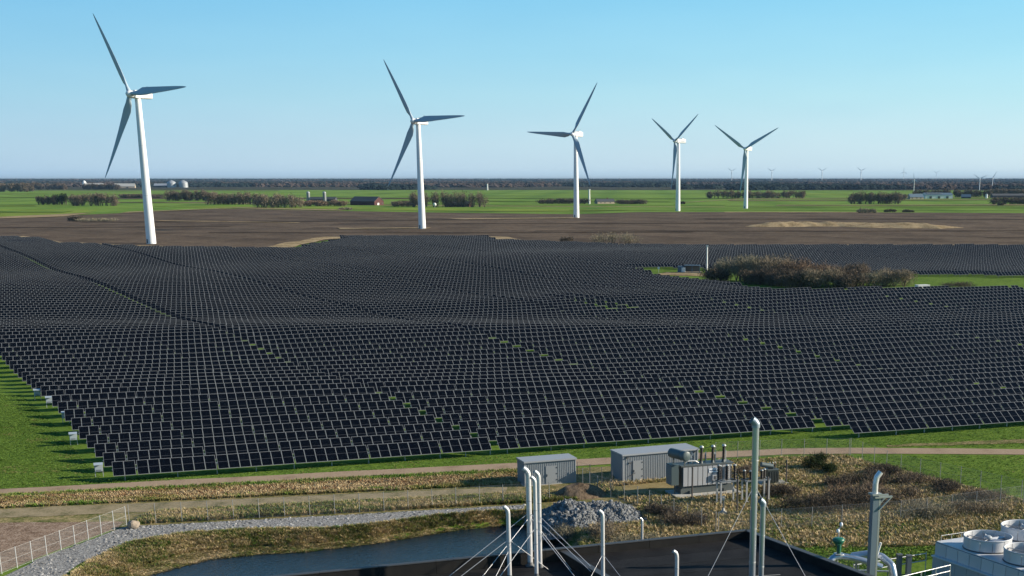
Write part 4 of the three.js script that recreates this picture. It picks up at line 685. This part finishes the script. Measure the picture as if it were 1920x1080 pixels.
// ---------------------------------------------------------------- the big cooler with fans on top
{
  const t = thing('cooling_unit', 'white panelled cooling unit with round fans on its roof', 'cooler', 25.5, 0, -111.6, 28 * Math.PI / 180);
  const pale = plain(.6, .61, .63, .5), paleB = plain(.54, .55, .57, .5), low = plain(.42, .43, .45, .6), seam = plain(.08, .085, .09, .6);
  part(t, 'core', box(12.8, 3.9, 16.8, 6.4, 1.98, 8.4), seam);
  let k = 0;
  for (let z = 0; z < 16.8; z += 1.4) { part(t, 'side_panel', box(.1, 1.02, 1.34, -.03, 3.38, z + .7), k++ % 3 ? pale : paleB); part(t, 'lower_panel', box(.12, 2.6, 1.36, -.22, 1.4, z + .7), low); }
  for (let x = 0; x < 12.8; x += 1.6) { part(t, 'side_panel', box(1.54, 1.02, .1, x + .8, 3.38, -.03), pale); part(t, 'lower_panel', box(1.56, 2.6, .1, x + .8, 1.4, -.08), low); }
  part(t, 'ledge', box(.5, .1, 16.9, -.16, 2.8, 8.4), pale);
  for (let x = 0; x < 12.8; x += 3.2) for (let z = 0; z < 16.8; z += 2.8) part(t, 'roof_panel', box(3.17, .08, 2.77, x + 1.6, 3.97, z + 1.4), (x + z) % 2 < 1 ? pale : paleB);
  for (const [x, z] of [[2.2, 3.7], [2.3, 8.3], [7.4, 2.4], [7.4, 7.2], [2.3, 13]]) {
    const f = new THREE.Group(); f.name = 'fan'; f.position.set(x, 4.01, z); t.add(f);
    const n = 12; for (let i = 0; i < n; i++) { const g = new THREE.CylinderGeometry(1.92, 1.92, 1.0, 4, 1, true, i / n * 2 * Math.PI + .012, 2 * Math.PI / n - .024); const gi = new THREE.CylinderGeometry(1.86, 1.86, 1.0, 4, 1, true, i / n * 2 * Math.PI + .012, 2 * Math.PI / n - .024); const m = part(f, 'shroud_panel', merge([g, gi]), i % 2 ? pale : paleB); m.position.y = .5; m.material.side = THREE.DoubleSide; }
    { const g = new THREE.TorusGeometry(1.92, .06, 8, 40); g.rotateX(Math.PI / 2); g.translate(0, 1, 0); part(f, 'rim', g, paleB); const b = g.clone(); b.translate(0, -.95, 0); part(f, 'rim', b, seam); }
    part(f, 'drive_beam', box(3.6, .12, .16, 0, .5, 0), seam);
    part(f, 'hub', lathe([[0, .62], [.34, .62], [.34, .95], [.22, 1.05], [0, 1.06]], 16), plain(.3, .33, .36, .4));
    for (let i = 0; i < 7; i++) { const b = part(f, 'fan_blade', box(1.5, .03, .26, 1.06, 0, 0), plain(.55, .57, .6, .4)); b.position.y = .72; b.rotation.set(0, i * 2 * Math.PI / 7, 0); b.rotateX(.5); }
    part(f, 'throat', cyl(1.84, 1.84, .05, 0, .03, 0, 32), seam);
  }
  { const r = new THREE.Group(); r.name = 'roof_rail'; t.add(r); for (let i = 0; i <= 3; i++) part(r, 'post', cyl(.025, .025, .5, .3 + i * 1.1, 4, .25, 6), galvMat); part(r, 'rail', rod([.3, 4.5, .25], [3.6, 4.5, .25], .025), galvMat); }
}
// ---------------------------------------------------------------- rough growth, grass and stones
function tuftGeometry(n, seed, spread, droop) {
  const r = mulberry(seed), pos = [];
  for (let i = 0; i < n; i++) { const a = r() * 6.283, l = rr(.55, 1, r), ox = Math.cos(a) * spread * .25 * r(), oz = Math.sin(a) * spread * .25 * r(), tx = ox + Math.cos(a) * spread * rr(.3, 1, r), tz = oz + Math.sin(a) * spread * rr(.3, 1, r), w = rr(.05, .1, r), px = -Math.sin(a) * w, pz = Math.cos(a) * w, mx = ox + (tx - ox) * .35, mz = oz + (tz - oz) * .35, my = l * (.75 - droop * .2);
    pos.push(ox - px, -.05, oz - pz, ox + px, -.05, oz + pz, mx, my, mz, mx - px * .8, my * .8, mz - pz * .8, mx + px * .8, my * .8, mz + pz * .8, tx, l, tz); }
  return triangles(pos);
}
const PAL = { tan: [.46, .355, .2], straw: [.56, .44, .26], olive: [.25, .225, .085], green: [.095, .165, .03], rust: [.27, .16, .085], dark: [.09, .08, .045], bright: [.15, .24, .045] };
function scatter(name, label, geo, count, pick, seed) {
  const r = mulberry(seed), im = shadow(new THREE.InstancedMesh(geo, matte({ color: 0xffffff, side: THREE.DoubleSide }), count)), m = new THREE.Matrix4(), q = new THREE.Quaternion(), up = new THREE.Vector3(0, 1, 0), c = new THREE.Color(); let i = 0, tries = 0;
  while (i < count && tries++ < count * 12) { const s = pick(r); if (!s) continue; const [x, z, h, w, col] = s, v = rr(.8, 1.22, r); im.setMatrixAt(i, m.compose(new THREE.Vector3(x, land(x, z), z), q.setFromAxisAngle(up, r() * 6.28), new THREE.Vector3(w, h, w))); im.setColorAt(i, c.setRGB(col[0] * v, col[1] * v, col[2] * v)); i++; }
  im.count = i; im.name = name; im.userData.kind = 'stuff'; im.userData.label = label; scene.add(im);
}
const mixOf = (list, n) => { n = Math.min(.999, Math.max(0, n)) * list.length; return PAL[list[Math.floor(n)]]; };
const YARD = [[-4, -151], [-1.5, -158], [8, -160], [11, -165.5], [26.5, -169.3], [31, -159], [37, -151.5], [47, -137], [46, -128], [30, -122], [22, -117.5], [10, -106.5], [-3.5, -106], [-4, -128], [-4.5, -134], [1, -141]];
const PADS = [[4.2, -153.2], [2.6, -148.8], [12.6, -144.6], [13.4, -149.6], [9, -153.5]];
const onSheds = (x, z) => { const f = (cx, cz, yaw, w, d) => { const dx = x - cx, dz = z - cz, a = dx * Math.cos(yaw) - dz * Math.sin(yaw), b = dx * Math.sin(yaw) + dz * Math.cos(yaw); return Math.abs(a) < w && Math.abs(b) < d; }; return f(-9.3, -153.4, .385, 3.2, 1.5) || f(2.9, -156.5, .42, 4.9, 1.9) || f(8.1, -148.2, PSI, 4.1, 2) || f(-3.7, -136.4, .25, 5, 3.4) || f(3.6, -150.8, .4, 5.6, 2.3); };
const nz = (x, z, s) => Math.min(1, Math.max(0, (fbm(x / 4.5, z / 3, s) - .5) * 2.3 + .5));
scatter('yard_weeds', 'tall dry grass and weeds of the overgrown yard', tuftGeometry(10, 3, .6, .8), 36000, (r) => {
  const x = rr(-5, 47, r), z = rr(-170, -106, r); if (!inside(YARD, x, z) || onSheds(x, z)) return null;
  const n = nz(x, z, 131), k = .4 * n + .6 * r(), lawn = z > -124 + (x - 10) * -.05 && x > 9; if (lawn) return [x, z, rr(.12, .25, r), rr(.3, .5, r), r() < .12 ? PAL.olive : PAL.bright];
  return [x, z, rr(.16, .36, r) + .45 * n * r() * r(), rr(.3, .7, r), mixOf(['olive', 'green', 'olive', 'tan', 'olive', 'straw', 'olive', 'tan', 'straw', 'tan'], k)];
}, 21);
scatter('verge_weeds', 'rusty and tan weeds between the two tracks', tuftGeometry(9, 4, .5, .5), 17000, (r) => {
  const u = r(), v = r(), x = -78 + u * 68, zt = -146.9 + (x + 68.2) * -.2485, z0 = zt + .5, z1 = -140.1 + (x + 65.2) * -.2168 - .4, z = z0 + (z1 - z0) * v; if (onSheds(x, z)) return null;
  const n = .72 * nz(x / 1.6, z, 141) + .28 * r(); return [x, z, rr(.2, .5, r), rr(.4, .8, r), v < .25 ? mixOf(['green', 'olive', 'bright', 'green'], n) : v > .85 ? mixOf(['green', 'olive', 'tan', 'bright'], n) : mixOf(['olive', 'rust', 'olive', 'tan', 'rust', 'straw', 'tan'], n)];
}, 22);
scatter('fence_weeds', 'pale weeds along the wire fence behind the gravel strip', tuftGeometry(9, 5, .5, .5), 12000, (r) => {
  const x = rr(-49, -5.5, r), z1 = -141.4 + (x + 39) * -.235 + .6, z0 = -133 + (x + 49.6) * -.245 - .4, z = z0 + (z1 - z0) * r(); if (onSheds(x, z)) return null;
  const n = .6 * nz(x, z, 151) + .4 * r(); return [x, z, rr(.25, .6, r), rr(.4, .8, r), mixOf(['dark', 'olive', 'green', 'tan', 'olive', 'tan', 'straw'], n)];
}, 23);
scatter('bank_grass', 'long green and straw grass on the pond bank', tuftGeometry(9, 6, .75, 1), 15000, (r) => {
  const x = rr(-51, -1, r), z = rr(-139.5, -104, r); if (!inside(BANK, x, z) || inside(WATER, x, z) || onSheds(x, z)) return null; const wet = land(x, z) < WATER_Y * .72; if (wet && r() < .25) return null; 
  const n = .55 * nz(x * 1.5, z * 1.5, 161) + .45 * r(); return [x, z, wet ? rr(.1, .2, r) : rr(.18, .42, r), rr(.35, .7, r), mixOf(['dark', 'olive', 'green', 'olive', 'tan', 'olive', 'tan', 'straw', 'tan'], n)];
}, 24);
scatter('meadow_grass', 'short green grass beside the panel rows and track', tuftGeometry(8, 7, .5, .8), 42000, (r) => {
  const left = r() < .5, x = left ? rr(-98, -52, r) : rr(-60, 62, r), z = left ? rr(-215, -150, r) : rr(-196, -130, r), p = acrossOf(x, z), s = alongOf(x, z);
  if (inside(YARD, x, z)) return null; if (z > -149.6 + (x + 69.4) * -.262 && x < 28) return null; if (x >= 28 && z > -174.5 && z < -168.8) return null; if (p > 166 && s > -(p - 164) * .16) return null;
  const n = .6 * nz(x, z, 171) + .4 * r(); return [x, z, rr(.06, .13, r), rr(.3, .5, r), mixOf(['green', 'bright', 'bright', 'green', 'bright', 'olive'], n)];
}, 25);
{ // loose stones on the gravel strip, the red gravel and the rubble
  const g = new THREE.IcosahedronGeometry(1, 0); g.scale(1, .7, .9);
  const zs = (x) => -132.4 + (x + 49.6) * -.247;
  scatter('loose_stones', 'loose grey stones of the gravel strip', g, 15000, (r) => { let x, z; if (r() < .6) { x = rr(-49, -11, r); const a = zs(x) - .1, b = x < -36 ? -130.6 + Math.max(0, -42 - x) * .75 : x < -27 ? -130.8 : -131 + (x + 27) * -.58; z = a + (b - a) * r(); if (b < a) return null; } else { z = rr(-133, -98, r); const a = z < -120 ? -49.6 + (z + 132.4) * -.3 : -53.2, b = z < -120 ? -47.2 + (z + 125.9) * -.25 : -49; x = a + (b - a) * r(); } if (inside(BANK, x, z)) return null; const s = rr(.05, .13, r) * (r() < .06 ? 1.8 : 1), v = rr(.1, .38, r); return [x, z, s, s, [v, v * .985, v * .97]]; }, 26);
  { const r = mulberry(44), N = 5200, im = shadow(new THREE.InstancedMesh(g, matte({ color: 0xffffff }), N)), m = new THREE.Matrix4(), q = new THREE.Quaternion(), e = new THREE.Euler(), c = new THREE.Color(); let i = 0, n = 0;
    while (i < N && n++ < 60000) { const u = rr(-1, 1, r), v = rr(-1, 1, r), lx = u * 6.4, lz = v * 4.9, h = rubbleH(u, v, lx, lz); if (h < -.12 && r() < .9) continue; const x = -3.7 + lx * Math.cos(.25) + lz * Math.sin(.25), z = -136.4 - lx * Math.sin(.25) + lz * Math.cos(.25), sz = rr(.05, .14, r) * (r() < .05 ? 2.2 : 1), k = rr(.09, .3, r); im.setMatrixAt(i, m.compose(new THREE.Vector3(x, Math.max(land(x, z), -.4) + Math.max(h, 0), z), q.setFromEuler(e.set(r() * 6, r() * 6, r() * 6)), new THREE.Vector3(sz, sz, sz))); im.setColorAt(i++, c.setRGB(k, k * 1.03, k * 1.06)); }
    im.count = i; im.name = 'rubble_stones'; im.userData.kind = 'stuff'; im.userData.label = 'broken grey stones lying over the rubble heap'; scene.add(im); }
  scatter('loose_red_stones', 'loose reddish stones of the gravel ground', g, 8000, (r) => { const z = rr(-135, -100, r), x = rr(-92, -50, r); if (x > -57 + Math.max(0, -112 - z) * .31) return null; if (z < -126 - (x + 95) * .2) return null; const s = rr(.05, .13, r), v = rr(.6, 1.3, r); return [x, z, s, s, [.24 * v, .17 * v, .125 * v]]; }, 27);
}
{ // brambles and bushes of the yard
  const G = 'bramble bushes of the overgrown yard';
  const list = [[18.3, -139.4, 4.6, 1.7, 2, 'dark bramble left of the square duct tower'], [21.6, -140.4, 5, 2.1, 2, 'broad dark bramble behind the square duct tower'], [25, -141.4, 5, 2.3, 0, 'brown bramble mound right of the square duct tower'], [28.4, -142.6, 4.4, 2.0, 0, 'brown bramble at the end of the dark mass'], [22.6, -143.6, 4.6, 1.9, 3, 'rusty bramble on the far side of the dark mass'], [26.2, -145, 4, 1.7, 3, 'rusty bramble beside the far side of the dark mass'], [16.2, -146.4, 3.4, 1.3, 2, 'low dark bramble in front of the small transformer'], [24.2, -151.6, 4, 1.2, 2, 'low dark brush in the middle of the yard'], [27.4, -153, 4.4, 1.4, 2, 'dark brush near the bend of the dividing fence'], [29.6, -157.6, 3.6, 1.2, 2, 'dark brush against the dividing fence'], [31.6, -152.6, 3.8, 1.2, 0, 'brown brush against the dividing fence'], [34.6, -149, 4, 1.1, 2, 'low dark brush near the lower dividing fence'], [37.6, -144.4, 4, 1.1, 0, 'low brown brush at the lower dividing fence'],
    [22.1, -161, 2.6, 1.7, 5, 'round dark green bush behind the yard grass'], [23, -158.4, 2, 1.1, 5, 'small round green bush in front of the dark one'], [3.2, -137.6, 3.4, 1.1, 2, 'dark brush on the shaded side of the rubble'], [5.6, -133.6, 4, 1.1, 2, 'dark brush before the flat roof'], [-2.2, -128.6, 4, 1.3, 1, 'tan bush on the near side of the rubble'], [-5.8, -131.4, 3.6, 1.2, 4, 'olive bush at the pond corner'], [.8, -124.6, 4.4, 1.2, 4, 'olive brush along the back parapet'], [14, -158, 3, .9, 0, 'brown brush behind the small transformer'], [30.4, -137.6, 5, 1.3, 4, 'olive brush along the front yard fence'], [35.6, -138.8, 5, 1.3, 1, 'tan brush along the front yard fence']];
  list.forEach(([x, z, W, hh, m, say], i) => shrub('bramble_bush', say, 'bush', x, z, W, hh * 1.15, W * .7, m, 1500, .42, .05, 1200 + i * 9, G, i));
}
renderer.render(scene, camera);
